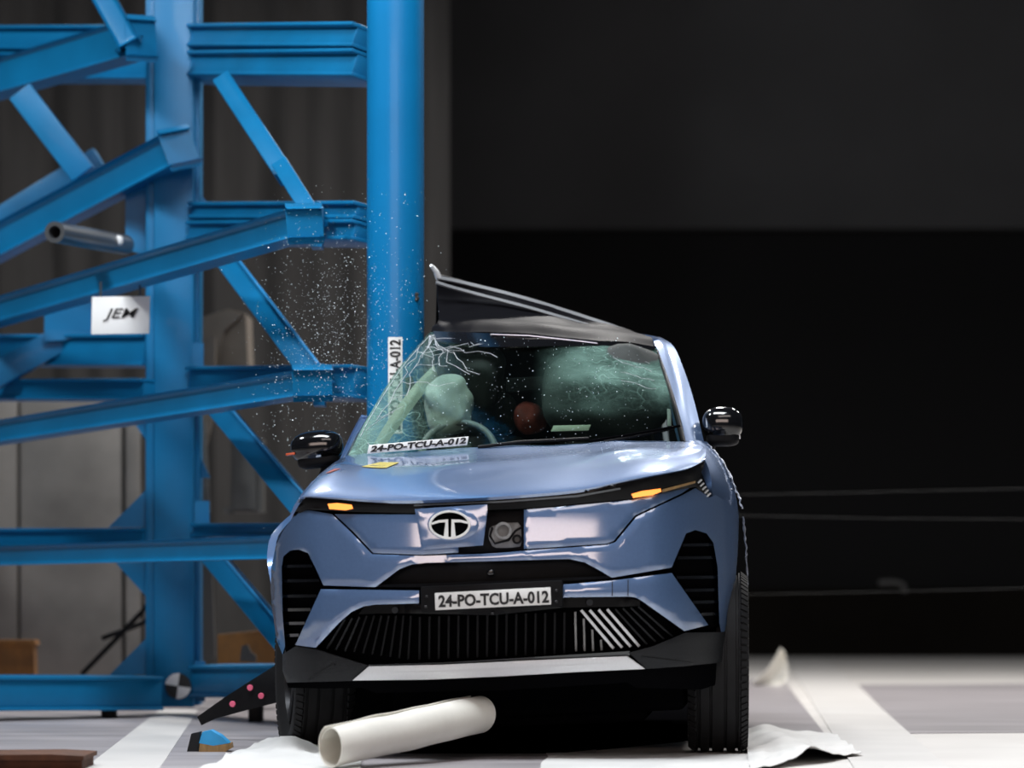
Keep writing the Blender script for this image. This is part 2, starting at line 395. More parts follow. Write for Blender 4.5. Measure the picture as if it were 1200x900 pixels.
# horizontal beams
hbeam('cross_beam', 236, 432, 240, 261, 16.0, .12, Yl=18.1)
hbeam('cross_beam', 236, 432, 262, 286, 16.0, .14, Yl=18.1)
hbeam('cross_beam', 236, 432, 430, 469, 16.0, .14, Yl=18.1)
hbeam('cross_beam', 240, 440, 613, 631, 16.0, .12, Yl=18.1)
hbeam('cross_beam', 242, 440, 777, 818, 16.2, .16, Yl=18.1)
hbeam('cross_beam', -160, 182, 393, 430, 18.4, .14, Yl=20.3)
hbeam('cross_beam', -160, 182, 445, 470, 18.1, .14, Yl=20.3)
hbeam('cross_beam', -160, 182, 619, 641, 18.2, .14, Yl=20.3)
hbeam('base_beam', -160, 172, 792, 831, 17.9, .30, Yl=17.0)
hbeam('cross_beam', -160, 232, 33, 62, 18.3, .14, Yl=20.3)
hbeam('cross_beam', 232, 432, 33, 62, 16.1, .14, Yl=18.2)
hbeam('cross_beam', -160, 232, 64, 96, 18.3, .14, Yl=20.3)
hbeam('cross_beam', 232, 432, 64, 96, 16.1, .14, Yl=18.2)
# rear beams at the upper left
slant('rear_brace', (-60, 300), (120, 190), 19.2, 19.2, 36, .12)
plate('rear_plate', [(52, 352), (110, 352), (110, 396), (52, 400)], 18.8, .03)
slant('rear_brace', (-60, 470), (120, 372), 18.9, 18.9, 30, .10)
# diagonals between column and pole
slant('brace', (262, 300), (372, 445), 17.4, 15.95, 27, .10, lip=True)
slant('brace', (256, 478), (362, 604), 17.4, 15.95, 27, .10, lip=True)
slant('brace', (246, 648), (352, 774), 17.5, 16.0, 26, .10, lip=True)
slant('brace', (330, 195), (372, 262), 16.6, 16.15, 20, .08)
slant('brace', (262, 95), (335, 206), 17.4, 16.6, 22, .08)
slant('brace', (24, 108), (98, 205), 18.4, 18.4, 30, .10)
# brackets at the pole end of the arms
plate('bracket', [(364, 238), (377, 238), (377, 289), (364, 289)], 15.82, .16)
plate('bracket', [(367, 426), (380, 426), (380, 475), (367, 475)], 15.82, .16)
# long support arms reaching out to the left
slant('support_arm', (357, 262), (-150, 409), 15.6, 20.4, 29, .12)
slant('support_arm', (366, 449), (-150, 531), 15.6, 20.4, 26, .14)
slant('support_arm', (345, 641), (-150, 656), 15.6, 20.4, 23, .14)
slant('support_arm', (210, 173), (-150, 363), 17.9, 19.6, 36, .16)
slant('support_arm', (165, 45), (-60, 110), 17.8, 19.4, 40, .12)
slant('support_arm', (152, 52), (112, -20), 17.8, 17.8, 26, .10)
# feet under the base beam
for x, Yf in ((128, 17.7), (-60, 17.2), (300, 17.2)):
    upright('foot', x - 8, x + 8, 826, HOR + CAMH * FPX / Yf - .5, Yf, .12, 'black_plastic')
# bolts on the column plates
for (x, y) in ((237, 642), (207, 640)):
    p = W(x, y, CY - .16)
    o = lathe('bolt', [(-.03, .0), (-.03, .022), (.02, .022), (.02, .0)], 6, S, None, 'Z'); o.location = p; o.rotation_euler = (R(90), 0, 0); rel(o, fr)

# sign plate hanging on the frame
sg = thing('sign_plate', 'small white sign plate with dark italic letters hung on the blue frame', 'sign', W(141, 392, 17.0))
P0 = W(107, 392, 17.15); Uv = W(175, 391, 17.15) - P0; Vv = W(108, 348, 17.15) - P0
frame_box(P0 + Uv / 2 + Vv / 2, Uv / 2, Vector((0, .01, 0)), Vv / 2, 'white', 'panel', sg, .003)
o = text_on('lettering', 'JEM', P0 + Uv * .2 + Vv * .34 + Vector((0, -.013, 0)), Uv * .6, Vv * .34, 'print_black', None, .002, .01, .3); rel(o, sg)
for x in (118, 164):
    t = tube('hanger', [W(x, 350, 17.16), W(x, 335, 17.17), W(x, 330, 17.17)], .006, 'pipe_metal', sg, 6)

# dark pipe with open end
pp = thing('metal_pipe', 'dark grey metal pipe with open end lying across the frame', 'pipe', W(64, 272, 17.0))
def hollow(name, p, q, r, ri, m, parent):
    p, q = Vector(p), Vector(q); t = (q - p).normalized(); a = t.orthogonal().normalized(); b = t.cross(a); n = 24; vs, fs = [], []
    for c, rr in ((p, ri), (p, r), (q, r), (q, ri)):
        for k in range(n):
            th = 2 * math.pi * k / n; vs.append(c + (a * math.cos(th) + b * math.sin(th)) * rr)
    for s in range(4):
        for k in range(n):
            fs.append((s * n + k, s * n + (k + 1) % n, ((s + 1) % 4) * n + (k + 1) % n, ((s + 1) % 4) * n + k))
    o = obj(name, vs, fs, m, None, True, 40); return rel(o, parent)
hollow('pipe_tube', W(64, 272, 17.0), W(146, 287, 17.9), .05, .030, 'pipe_metal', pp)
blob('end_cap', W(137, 282, 17.7) - W(64, 272, 17.0), (.03, .03, .025), 'white', pp)

# round chequered target on the column foot
tg = thing('target_marker', 'round black and white quartered target on the blue column foot', 'marker', W(208.5, 804, CY - .14))
for k in range(4):
    vs = [Vector((0, 0, 0))]; r = 15 * CY / FPX
    for i in range(9):
        th = R(90 * k + 11.25 * i - 8); vs.append(Vector((r * math.cos(th), 0, r * math.sin(th))))
    n = len(vs); vs2 = vs + [v + Vector((0, .01, 0)) for v in vs]
    fs = [tuple(range(n)), tuple(range(2 * n - 1, n - 1, -1))] + [(i, n + i, n + (i + 1) % n, (i + 1) % n) for i in range(n)]
    obj('quadrant', vs2, fs, 'white' if k % 2 else 'print_black', tg, False)

# ================================================================== IMPACT POLE
PY = 15.72; PX = (463.5 - 600) * PY / FPX; PR = 33.5 * PY / FPX
pole = thing('impact_pole', 'thick blue cylindrical steel impact pole pressed into the car side', 'pole', (PX, PY, 0))
lathe('shaft', [(0, .0), (0, PR), (6.6, PR), (6.6, .0)], 72, 'pole_blue', pole, 'Z')
lathe('base_flange', [(0, PR - .02), (0, PR + .12), (.03, PR + .12), (.03, PR - .02)], 48, 'pole_blue', pole, 'Z')
def on_pole(px, py, e=.0015):
    s = ((px - 463.5) / 33.5); th = math.asin(max(-1, min(1, s)))
    return Vector(((PR + e) * math.sin(th), -(PR + e) * math.cos(th), W(px, py, PY - PR * math.cos(th)).z))
G = [[on_pole(456 + 16.5 * i / 6, 508 - 113 * j / 8) for i in range(7)] for j in range(9)]
st = grid_solid('sticker', G, .001, 'white', pole)
tv, tf = text_verts('24-PO-TCU-A-012', .05)
obj('lettering', [on_pole(470.5 - 12.5 * b, 505 - 107 * a, .003 + .0006 * c) for a, b, c in tv], tf, 'print_black', st, False, fix=False)
blob('paint_chip', on_pole(488, 348), (.012, .004, .018), 'print_black', pole, nse=.006, fr=90)

# ================================================================== CAR
car = thing('car', 'damaged steel blue compact crossover car with black roof struck by the pole', 'car')
YAW, ROLL = R(-4.0), R(-2.6)
ROOT = Matrix.Translation(((578 - 600) * 13.3 / FPX, 13.3, 0)) @ Matrix.Rotation(YAW, 4, 'Z') @ Matrix.Rotation(ROLL, 4, 'Y')
car.matrix_world = ROOT
INV = ROOT.inverted(); CO = INV @ Vector((0, 0, CAMH)); I3 = INV.to_3x3()
def cl(px, py, yl):
    d = I3 @ Vector(((px - 600) / FPX, 1, (HOR - py) / FPX)); return CO + d * ((yl - CO.y) / d.y)
def interp(x, T):
    if x <= T[0][0]: return T[0][1]
    if x >= T[-1][0]: return T[-1][1]
    sl = [(T[min(i + 1, len(T) - 1)][1] - T[max(i - 1, 0)][1]) / (T[min(i + 1, len(T) - 1)][0] - T[max(i - 1, 0)][0]) for i in range(len(T))]
    for i in range(len(T) - 1):
        (a, u), (b, v) = T[i], T[i + 1]
        if x <= b:
            h = b - a; t = (x - a) / h
            return u * (2 * t ** 3 - 3 * t * t + 1) + sl[i] * h * (t ** 3 - 2 * t * t + t) + v * (3 * t * t - 2 * t ** 3) + sl[i + 1] * h * (t ** 3 - t * t)
PROF = [(.15, .14), (.32, .055), (.52, .006), (.66, .0), (.78, .008), (.88, .019), (1.0, .036)]
def F(X, Z):
    a = abs(X); return .10 * (a / .7) ** 2 + (max(0, a - .60) / .3) ** 2.4 * .50 + interp(Z, PROF)
def on(px, py, fn=F, off=0.0):
    yl = .15
    for _ in range(14):
        p = cl(px, py, yl); yl = .4 * yl + .6 * (fn(p.x, p.z) + off)
    return cl(px, py, yl)
def dense(poly, step):
    out = []
    for i, a in enumerate(poly):
        b = poly[(i + 1) % len(poly)]; L = math.hypot(b[0] - a[0], b[1] - a[1]); k = max(1, int(round(L / step)))
        out += [(a[0] + (b[0] - a[0]) * t / k, a[1] + (b[1] - a[1]) * t / k) for t in range(k)]
    return out
def chaikin(poly, n=1):
    for _ in range(n):
        q = []
        for i, a in enumerate(poly):
            b = poly[(i + 1) % len(poly)]
            q += [(a[0] * .82 + b[0] * .18, a[1] * .82 + b[1] * .18), (a[0] * .18 + b[0] * .82, a[1] * .18 + b[1] * .82)]
        poly = q
    return poly
def inside(p, poly):
    x, y = p; c = False; j = len(poly) - 1
    for i in range(len(poly)):
        xi, yi = poly[i]; xj, yj = poly[j]
        if (yi > y) != (yj > y) and x < (xj - xi) * (y - yi) / (yj - yi) + xi: c = not c
        j = i
    return c
def cdt(poly, step):
    """triangulate a polygon with evenly spread inner points"""
    B = dense(poly, step); xs = [p[0] for p in B]; ys = [p[1] for p in B]; pts = list(B); mg = (.5 * step) ** 2
    y = min(ys) + step * .5; r = 0
    while y < max(ys):
        x = min(xs) + step * (.5 if r % 2 else .25)
        while x < max(xs):
            if inside((x, y), B) and all((x - q[0]) ** 2 + (y - q[1]) ** 2 > mg for q in B): pts.append((x, y))
            x += step
        y += step * .87; r += 1
    v, e, f, *_ = delaunay_2d_cdt([Vector(p) for p in pts], [], [list(range(len(B)))], 1, 1e-6)
    f = [t for t in f if inside((sum(v[i].x for i in t) / 3, sum(v[i].y for i in t) / 3), B)]
    return v, f
def solidify(name, P, fs, back, m, parent, ang=35, front=None):
    """close a triangulated sheet: P front points, back = offset vector(s)"""
    cnt = {}
    for t in fs:
        for k in range(len(t)):
            e = (t[k], t[(k + 1) % len(t)]); cnt[e] = cnt.get(e, 0) + 1
    n0 = len(P); vs = list(P) + [p + back for p in P]
    F2 = [tuple(t) for t in fs] + [tuple(n0 + i for i in reversed(t)) for t in fs]
    for (a, b) in cnt:
        if (b, a) not in cnt: F2.append((b, a, n0 + a, n0 + b))
    return obj(name, vs, F2, m, parent, True, ang)
def panel(name, poly, m, off=0.0, thick=.03, step=7, parent=None, fn=F, rnd=0, curl=.004, ang=35):
    if rnd: poly = chaikin(poly, rnd)
    v, f = cdt(poly, step); nb = len(dense(poly, step))
    P = [on(p.x, p.y, fn, off + (curl if i < nb else 0)) for i, p in enumerate(v)]
    return solidify(name, P, f, Vector((0, thick, 0)), m, parent or car, ang)
def stripe(a, b, wpx):
    d = Vector((b[0] - a[0], b[1] - a[1])); n = Vector((-d.y, d.x)).normalized() * wpx / 2
    return [(a[0] + n.x, a[1] + n.y), (b[0] + n.x, b[1] + n.y), (b[0] - n.x, b[1] - n.y), (a[0] - n.x, a[1] - n.y)]

# ---- front end: dark core behind the gaps
panel('bumper_core', [(350, 596), (420, 592), (590, 590), (728, 576), (815, 560), (838, 590), (856, 610), (852, 730), (840, 772), (760, 782), (590, 790), (420, 794), (345, 796), (334, 760), (328, 700), (330, 640)], 'black_matte', .10, .05, 14)
# ---- painted bumper shell
panel('bumper_shell', [(343, 607), (350, 600), (362, 598), (389, 602.5), (412, 624.5), (436, 649.5), (495, 651.5), (578, 648.5), (614, 645.5), (712, 638.5), (721, 635.5), (746, 605.5), (800, 580), (815, 572), (832, 583), (838, 580), (852, 588), (866, 600),
    (865, 640), (862, 680), (859, 715), (858, 738), (845, 741), (843, 730), (842, 700), (841, 665), (836, 636), (828, 625), (815, 621), (804, 625), (787, 665), (717, 677), (700, 667), (685, 659), (667, 655), (578, 657.5), (500, 659.5), (482, 661.5), (468, 667), (440, 688), (379, 686),
    (370, 666), (361, 648), (350, 644), (340, 645), (332, 652), (330, 665), (331, 720), (334, 757), (331, 767), (324, 750), (319, 715), (317, 690), (318, 665), (323, 640), (332, 621)], 'paint', 0, .035, 6)
# ---- closed nose panels under the light bar
panel('nose_panel', [(392, 602.5), (485, 603), (537, 600), (537, 647.5), (495, 650), (437.5, 648), (414, 623)], 'paint', .004, .03, 6)
panel('nose_panel', [(614, 597.5), (677, 592), (740, 586), (797, 573.5), (808, 572), (799, 578), (744, 604), (719, 634), (711, 637), (614, 643.5)], 'paint', .004, .03, 6)
# ---- light bar
def FB(X, Z): return F(X, Z) - (Z - .95) * .35
lb = panel('light_bar', [(343, 606), (350, 592), (358, 583), (422, 587), (485, 588.5), (590, 583.5), (677, 576), (727, 566), (802, 551.5), (826, 540), (822, 553), (832, 580), (826, 579), (815, 570.5), (740, 584.5), (677, 590.5), (615, 596), (540, 599), (485, 601.5), (412, 600), (360, 597)], 'bar_black', -.004, .05, 6, fn=FB)
panel('trim_line', [(485, 591.5), (590, 587), (677, 580), (727, 571.5), (727, 573.5), (677, 582.5), (590, 588.8), (485, 593.2)], 'pipe_metal', -.010, .01, 8, lb, FB, curl=0)
panel('trim_line', [(776, 573.5), (815, 563.5), (815, 566), (776, 577)], 'wood', -.012, .01, 8, lb, FB, curl=0)
panel('indicator_lamp', [(384, 590.5), (395, 589.5), (412, 591.5), (413.5, 596), (405, 598), (386, 596.5)], 'amber', -.012, .02, 5, lb, FB, curl=.002)
panel('indicator_lamp', [(740, 579), (752, 575.5), (774, 572.5), (775, 576), (765, 580), (742, 583.5)], 'amber', -.012, .02, 5, lb, FB, curl=.002)
for k in range(5):
    x = 818 + k * 2.6; y = 562 + k * 4
    panel('light_stripe', stripe((x, y + 4), (x + 4.5, y), 1.7), 'silver', -.010, .01, 4, lb, FB, curl=0)
# ---- side vents with slats
vl = panel('air_curtain', [(333, 651), (341, 645), (360, 648), (379, 687), (345, 757), (334, 757), (331, 700), (331, 665)], 'black_matte', .075, .02, 8)
for y, xa, xb in ((662, 331, 366), (679, 331, 374), (697, 332, 371), (713, 332, 364), (729, 333, 357), (743, 333, 350)):
    panel('slat', [(xa, y), (xb, y - .5), (xb, y + 3), (xa, y + 3.5)], 'black_gloss', .03, .03, 7, vl, curl=.001)
vr = panel('air_curtain', [(804, 624), (815, 620), (828, 624), (836, 636), (841, 665), (843, 734), (832, 735), (787, 667)], 'black_matte', .075, .02, 8)
for y, xa, xb in ((637, 800, 836), (652, 794, 839), (675, 793, 841), (690, 803, 842), (704, 812, 842), (718, 822, 843)):
    panel('slat', [(xa, y), (xb, y - .5), (xb, y + 3), (xa, y + 3.5)], 'black_gloss', .03, .03, 7, vr, curl=.001)
# ---- painted lower wings
def FW(X, Z): return F(X, Z) + (Z - .62) * .10
panel('bumper_wing', [(376, 690.5), (491, 692), (491, 707), (440, 708.5), (426, 710.5), (412, 717), (397, 730), (370, 759), (346, 756)], 'paint', -.012, .04, 6, fn=FW)
wr = panel('bumper_wing', [(660, 685), (717, 680.5), (787, 671.5), (830, 732.5), (802, 739.5), (752, 704), (744, 700), (737, 699), (660, 700)], 'paint', -.012, .04, 6, fn=FW)
panel('seam_line', stripe((717.5, 681.5), (717.5, 698.5), 1.0), 'print_black', -.014, .01, 5, wr, FW, curl=0)
panel('seam_line', stripe((736, 679), (736, 698.5), 1.0), 'print_black', -.014, .01, 5, wr, FW, curl=0)
# ---- upper intake
ug = panel('upper_grille', [(440, 688), (468, 667), (482, 662), (500, 660), (578, 658), (667, 655.5), (685, 659.5), (700, 667), (717, 677), (660, 684.5), (495, 691)], 'black_plastic', .06, .02, 8)
panel('grille_bar', [(446, 685), (495, 684), (578, 681), (655, 677.5), (712, 675), (715, 678), (655, 681), (578, 684), (495, 688), (442, 688)], 'black_gloss', .005, .03, 7, ug)
blob('front_camera', on(575, 671, F, .02), (.014, .012, .012), 'black_gloss', ug)
# ---- licence plate and bracket
yb = -.012
def flat(px, py): return cl(px, py, yb)
def quadbox(name, q, y0, y1, m, parent, bev=.003):
    a = [cl(*p, y0) for p in q]; c = sum(a, Vector()) / 4; U = ((a[1] - a[0]) + (a[2] - a[3])) / 4; V = ((a[3] - a[0]) + (a[2] - a[1])) / 4
    o = frame_box(c + Vector((0, (y1 - y0) / 2, 0)), U, Vector((0, (y1 - y0) / 2, 0)), V, m, name, None, bev); o.parent = parent; return o
pb = quadbox('plate_bracket', [(493, 718), (660, 710), (659, 680), (493, 687)], -.012, .04, 'black_plastic', car, .006)
lp = quadbox('licence_plate', [(510, 714.5), (646, 709), (645, 687.5), (509.5, 695.5)], -.020, -.012, 'white', car, .002)
a, b_, c_ = cl(514, 712, -.021), cl(643.5, 706.5, -.021), cl(513.5, 697.5, -.021)
text_on('lettering', '24-PO-TCU-A-012', a, b_ - a, c_ - a, 'print_black', lp, .0008, .07)
for (x, y) in ((500, 699), (499, 711), (652, 692), (652, 705), (577, 719)):
    blob('screw', cl(x, y, -.014), (.006, .004, .005), 'rim', pb, nu=10, nv=8)
# ---- lower intake with slats
lg = panel('lower_grille', [(370, 760), (397, 731), (412, 718), (427, 711.5), (440, 709.5), (491, 708), (578, 714), (660, 701), (737, 700), (752, 705), (802, 741), (765, 757), (738, 763), (590, 771), (485, 777), (430, 778)], 'black_matte', .07, .02, 8)
panel('grille_surround', [(427, 711), (440, 709), (491, 708), (660, 701), (735, 700), (750, 704), (750, 710), (730, 711), (660, 712), (578, 721), (491, 719), (440, 719), (420, 720)], 'bar_black', .0, .05, 8, lg)
def gslat(a, b, w=2.4, m='black_plastic'): panel('slat', stripe(a, b, w), m, .034, .03, 9, lg, curl=0)
for k in range(16): 
    x = 492 + 11.3 * k; gslat((x, 723 - k * .35), (x - .5, 773 - k * .45))
for x0, y0, x1, y1 in ((674, 717, 675, 763), (684, 725, 685, 763), (694, 738, 695, 763), (704, 750, 705, 762)): gslat((x0, y0), (x1, y1), 2.2, 'grey_part')
for k, (x0, y0, x1, y1) in enumerate(((681, 715, 719, 760), (691, 715, 729, 759), (701.5, 714.5, 739, 758), (711.5, 714, 749, 757.5), (721, 714, 758, 755), (730, 713, 768, 752), (739, 712, 778, 749), (748, 711, 788, 746))):
    gslat((x0, y0), (x1, y1), 3.0 if k < 4 else 2.0, 'silver' if k < 4 else 'cladding')
for k in range(10):
    x = 404 + k * 8.6; gslat((x, 726 - min(k, 3) * 1.5), (x - 21 + k * 2.0, 760 + k * 1.4), 2.2, 'cladding' if k < 3 else 'black_plastic')
for (x, y) in ((463, 715), (691, 706)):
    o = lathe('parking_sensor', [(0, .0), (0, .012), (.01, .012), (.01, .0)], 18, 'cladding', None, 'Z'); o.location = on(x, y, F, -.006); o.rotation_euler = (R(90), 0, 0); o.parent = car
# ---- lower cladding, skid plate, lip
panel('cladding', [(331, 767), (346, 757.5), (370, 761), (423, 777.5), (432, 780), (413, 798), (336, 800), (331, 786)], 'cladding', -.008, .05, 6)
cr = panel('cladding', [(737, 765), (765, 757.5), (803, 741.5), (846, 741), (860, 738), (851, 752), (849, 776), (800, 781), (757, 784)], 'cladding', -.008, .05, 6)
panel('cladding_rib', stripe((752, 771), (812, 778), 3), 'cladding', -.016, .02, 8)
panel('cladding_rib', stripe((362, 797), (392, 779), 3), 'cladding', -.016, .02, 8)
sk = panel('skid_plate', [(413, 797.5), (432, 781), (520, 779), (610, 774.5), (735, 769), (756, 784), (676, 787.5), (590, 792.5), (500, 796.5)], 'silver', -.016, .05, 6)
panel('skid_line', [(450, 788), (520, 786.5), (610, 782.5), (712, 777), (716, 780), (610, 785.5), (520, 789.5), (446, 791)], 'silver', -.020, .01, 8, sk, curl=.002)
panel('grille_lip', [(430, 779), (520, 776.5), (610, 771), (738, 763), (738, 768), (610, 773.5), (520, 778), (432, 780.5)], 'black_gloss', -.004, .05, 7)
panel('under_lip', [(336, 800), (414, 798), (500, 797), (590, 793), (676, 788), (756, 785), (849, 777), (846, 800), (822, 808), (745, 806), (735, 800), (590, 809), (440, 812), (424, 806), (380, 807), (338, 806)], 'black_matte', .05, .06, 9)
# ---- charge port opening and dislodged flap with emblem
panel('charge_port', [(537, 600), (614, 597), (614, 644), (537, 649)], 'black_plastic', .05, .02, 8)
so = panel('charge_socket', [(574, 617), (592, 613), (610, 612), (612, 640), (598, 642), (578, 642), (572, 630)], 'grey_part', .035, .03, 5, rnd=1)
o = lathe('socket_ring', [(-.01, .022), (-.01, .032), (.012, .032), (.012, .022)], 24, 'grey_part', None, 'Z'); o.location = on(590, 622, F, .03); o.rotation_euler = (R(90), 0, 0); o.parent = so
o = lathe('socket_ring', [(-.008, .010), (-.008, .018), (.01, .018), (.01, .010)], 18, 'black_plastic', None, 'Z'); o.location = on(606, 632, F, .03); o.rotation_euler = (R(90), 0, 0); o.parent = so
tube('cable', [on(x, y, F, .03) for x, y in ((577, 618), (574, 628), (580, 637), (596, 633), (604, 622), (611, 618))], .004, 'black_plastic', None, 8).parent = so
FLAP = lambda X, Z: -.035 + (.98 - Z) * -.06
flp = panel('charge_flap', [(486, 596.5), (571, 591), (571, 600), (566, 639), (494, 644.5), (490, 620)], 'paint', 0, .012, 7, fn=FLAP, curl=.003)
def emb(x, y, off): return on(x, y, FLAP, off)
def ell(cx, cy, rx, ry, n=40): return [(cx + rx * math.cos(2 * math.pi * i / n), cy + ry * math.sin(2 * math.pi * i / n)) for i in range(n)]
em = panel('emblem', ell(531, 614.5, 30, 19), 'paint', -.010, .01, 5, flp, FLAP, curl=.004)
panel('emblem_disc', ell(527, 615, 23.5, 16), 'black_matte', -.014, .006, 5, em, FLAP, curl=0)
def ringpts(rx, ry, off): return [emb(527 + rx * math.cos(2 * math.pi * i / 48), 615 + ry * math.sin(2 * math.pi * i / 48), off) for i in range(48)]
def ring():
    loops = [ringpts(24.5, 17, -.014), ringpts(24.2, 16.8, -.021), ringpts(21.8, 14.6, -.021), ringpts(21.5, 14.3, -.014)]; vs = [p for l in loops for p in l]; fs = []
    for s in range(4):
        for k in range(48): fs.append((s * 48 + k, s * 48 + (k + 1) % 48, ((s + 1) % 4) * 48 + (k + 1) % 48, ((s + 1) % 4) * 48 + k))
    return obj('emblem_ring', vs, fs, 'white', em)
ring()
panel('emblem_stroke', [(505.5, 612.5), (514, 609.5), (525, 608.5), (525, 611), (525.4, 629.5), (520, 629), (522, 612), (514, 612.5), (506, 615)], 'white', -.020, .006, 4, em, FLAP, curl=0)
panel('emblem_stroke', [(548.5, 611.5), (540, 609), (529, 608.5), (529, 611), (528.6, 629.5), (534, 628.5), (532, 612), (540, 612), (548, 614)], 'white', -.020, .006, 4, em, FLAP, curl=0)

# ---- bonnet
def hood():
    E0 = [(352, 588), (358, 583), (422, 586.5), (485, 588), (590, 583), (677, 575.5), (727, 565.5), (802, 551), (825, 540)]
    E1 = [(403, 535), (412, 533), (460, 530), (500, 527), (580, 523), (660, 519.5), (720, 517), (790, 515), (812, 516)]
    nu, nv = 90, 44; A = catmull([Vector((x, y, 0)) for x, y in E0], nu); B = catmull([Vector((x, y, 0)) for x, y in E1], nu); G = []
    for j in range(nv):
        s = j / (nv - 1); row = []
        for i in range(nu):
            u = i / (nu - 1); p = A[i].lerp(B[i], s); y0 = F(on(A[i].x, A[i].y).x, .93) - .012; cx = abs(u - .48) * 2
            y1 = 1.20 - .05 * (1 - cx * cx); px, py = p.x, p.y
            # flanks: side edges bow outwards
            bow = math.sin(math.pi * s) * 7 * (max(0, cx - .6) / .4)
            px += -bow if u < .5 else bow; py -= bow * .4
            yl = y0 + (y1 - y0) * (s ** 1.7 * .85 + s * .15)
            P = cl(px, py, yl)
            # two power creases and slight buckling from the impact
            P.z += .009 * math.exp(-((u - .45) / .07) ** 2 - ((s - .66 - .15 * (u - .45)) / .11) ** 2) + .010 * math.exp(-((u - .74) / .08) ** 2 - ((s - .66 - .6 * (u - .74)) / .11) ** 2) + .006 * math.exp(-((u - .12) / .05) ** 2 - ((s - .75) / .1) ** 2)
            P.z += .010 * math.exp(-((cx - .62) / .10) ** 2) * math.sin(math.pi * min(1, s * 1.1)) + .012 * s * s * (noise.noise(Vector((u * 5, s * 3, 1.3))) + .5 * noise.noise(Vector((u * 14, s * 6, 4.1))))
            if s == 0: P.y += .01; P.z -= .006
            row.append(P)
        G.append(row)
    return grid_solid('bonnet', G, .012, 'paint', car, 60, flip=False), G
hood_o, HG = hood()
# painted reflection of a quartered target sticker, plus a red mark, on the bonnet
def on_hood(u, s):
    a = u * (len(HG[0]) - 1); b = s * (len(HG) - 1); i, j = min(int(a), len(HG[0]) - 2), min(int(b), len(HG) - 2); fa, fb = a - i, b - j
    return (HG[j][i].lerp(HG[j][i + 1], fa)).lerp(HG[j + 1][i].lerp(HG[j + 1][i + 1], fa), fb)
def hood_patch(name, u0, u1, s0, s1, m, parent):
    G = [[on_hood(u0 + (u1 - u0) * i / 8 + (s0 + (s1 - s0) * j / 6 - s0) * .25, s0 + (s1 - s0) * j / 6) + Vector((0, -.001, .003)) for i in range(9)] for j in range(7)]
    return grid_solid(name, G, .001, m, parent)
hs = hood_patch('bonnet_reflection', .20, .265, .66, .79, 'yellow', hood_o)
hood_patch('reflection_quarter', .215, .25, .69, .72, 'print_black', hs)
hood_patch('reflection_quarter', .22, .258, .745, .77, 'print_black', hs)
hood_patch('red_mark', .115, .135, .52, .60, 'red_brown', hood_o)
# ---- cowl, wipers
loft('cowl_panel', [[cl(x, y + 3, 1.12 + d) for x, y, d in ((404, 535, .1), (500, 528, .03), (612, 522, 0), (720, 518, .03), (806, 517, .1))],
                    [cl(x, y + 4, 1.26 + d) for x, y, d in ((404, 535, .1), (500, 528, .03), (612, 522, 0), (720, 518, .03), (806, 517, .1))]], 40, 6, .02, 'black_plastic', car)
# ---- windscreen
WR = [[cl(*p) for p in ((408, 534, 1.24), (452, 531, 1.19), (540, 526, 1.15), (630, 522, 1.14), (720, 518, 1.17), (801, 516, 1.26))],
      [cl(*p) for p in ((431, 489, 1.44), (475, 486, 1.38), (555, 483, 1.35), (640, 481, 1.34), (722, 480, 1.37), (791, 480, 1.46))],
      [cl(*p) for p in ((466, 433, 1.72), (510, 436, 1.66), (575, 437, 1.62), (650, 438, 1.61), (722, 440, 1.64), (780, 444, 1.72))],
      [cl(*p) for p in ((504, 389, 1.97), (545, 391, 1.92), (595, 393, 1.89), (655, 397, 1.89), (715, 402, 1.92), (769, 408, 1.99))]]
ws = loft('windscreen', WR, 60, 40, .005, 'glass', car, flip=False)
def on_ws(u, s, d=0.0):
    col = catmull([catmull(r, 61)[int(round(u * 60))] for r in WR], 61); return col[int(round(s * 60))] + Vector((0, -d, d * .4))
# crack ridges running over the struck corner
random.seed(11)
def crack(u0, s0, du, ds, n, rad):
    P = []; u, s = u0, s0
    for k in range(n):
        P.append(on_ws(max(.01, min(.99, u)), max(.01, min(.99, s)), .003)); u += du + random.uniform(-.018, .018); s += ds + random.uniform(-.03, .03)
    Q = [P[0]]
    for p in P[1:]:
        if (p - Q[-1]).length > .004: Q.append(p)
    if len(Q) > 2: tube('crack', Q, rad, 'torn', None, 4).parent = ws
MATS['torn'].node_tree.nodes['Principled BSDF'].inputs['Base Color'].default_value = (.5, .62, .58, 1)
for a in range(9):
    th = R(-5 - a * 12); crack(.02, .97, .035 * math.cos(th), .05 * math.sin(th), random.randint(6, 15), .0011)
for a in range(7): crack(.03 + random.uniform(0, .06), .1 + a * .12, .022, random.uniform(-.02, .03), random.randint(5, 9), .0010)
for s0 in (.93, .87, .82): crack(.05, s0, .045, .004, 9, .0012)
for a in range(5): crack(.95, .55 + a * .09, -.025, random.uniform(-.01, .03), 6, .0009)
# identification strip stuck to the glass
sp_ = quadbox('windscreen_sticker', [(430, 532), (547.5, 521.5), (549, 511.5), (432.5, 521.5)], 1.10, 1.104, 'white', ws, .001)
a, b_, c_ = cl(434, 530, 1.0985), cl(545.5, 519.8, 1.0985), cl(436, 522.5, 1.0985)
text_on('lettering', '24-PO-TCU-A-012', a, b_ - a, c_ - a, 'print_black', sp_, .0006, .08)
# wiper
wp = tube('wiper', [cl(708, 518, 1.15), cl(745, 511, 1.18), cl(790, 501, 1.24)], .008, 'black_plastic', None, 8); wp.parent = car
tube('wiper_blade', [cl(690, 517, 1.14), cl(740, 509, 1.17), cl(797, 499, 1.24)], .005, 'black_matte', None, 6).parent = wp
tube('wiper', [cl(560, 524, 1.12), cl(610, 518, 1.14), cl(690, 514, 1.18)], .007, 'black_plastic', None, 8).parent = car
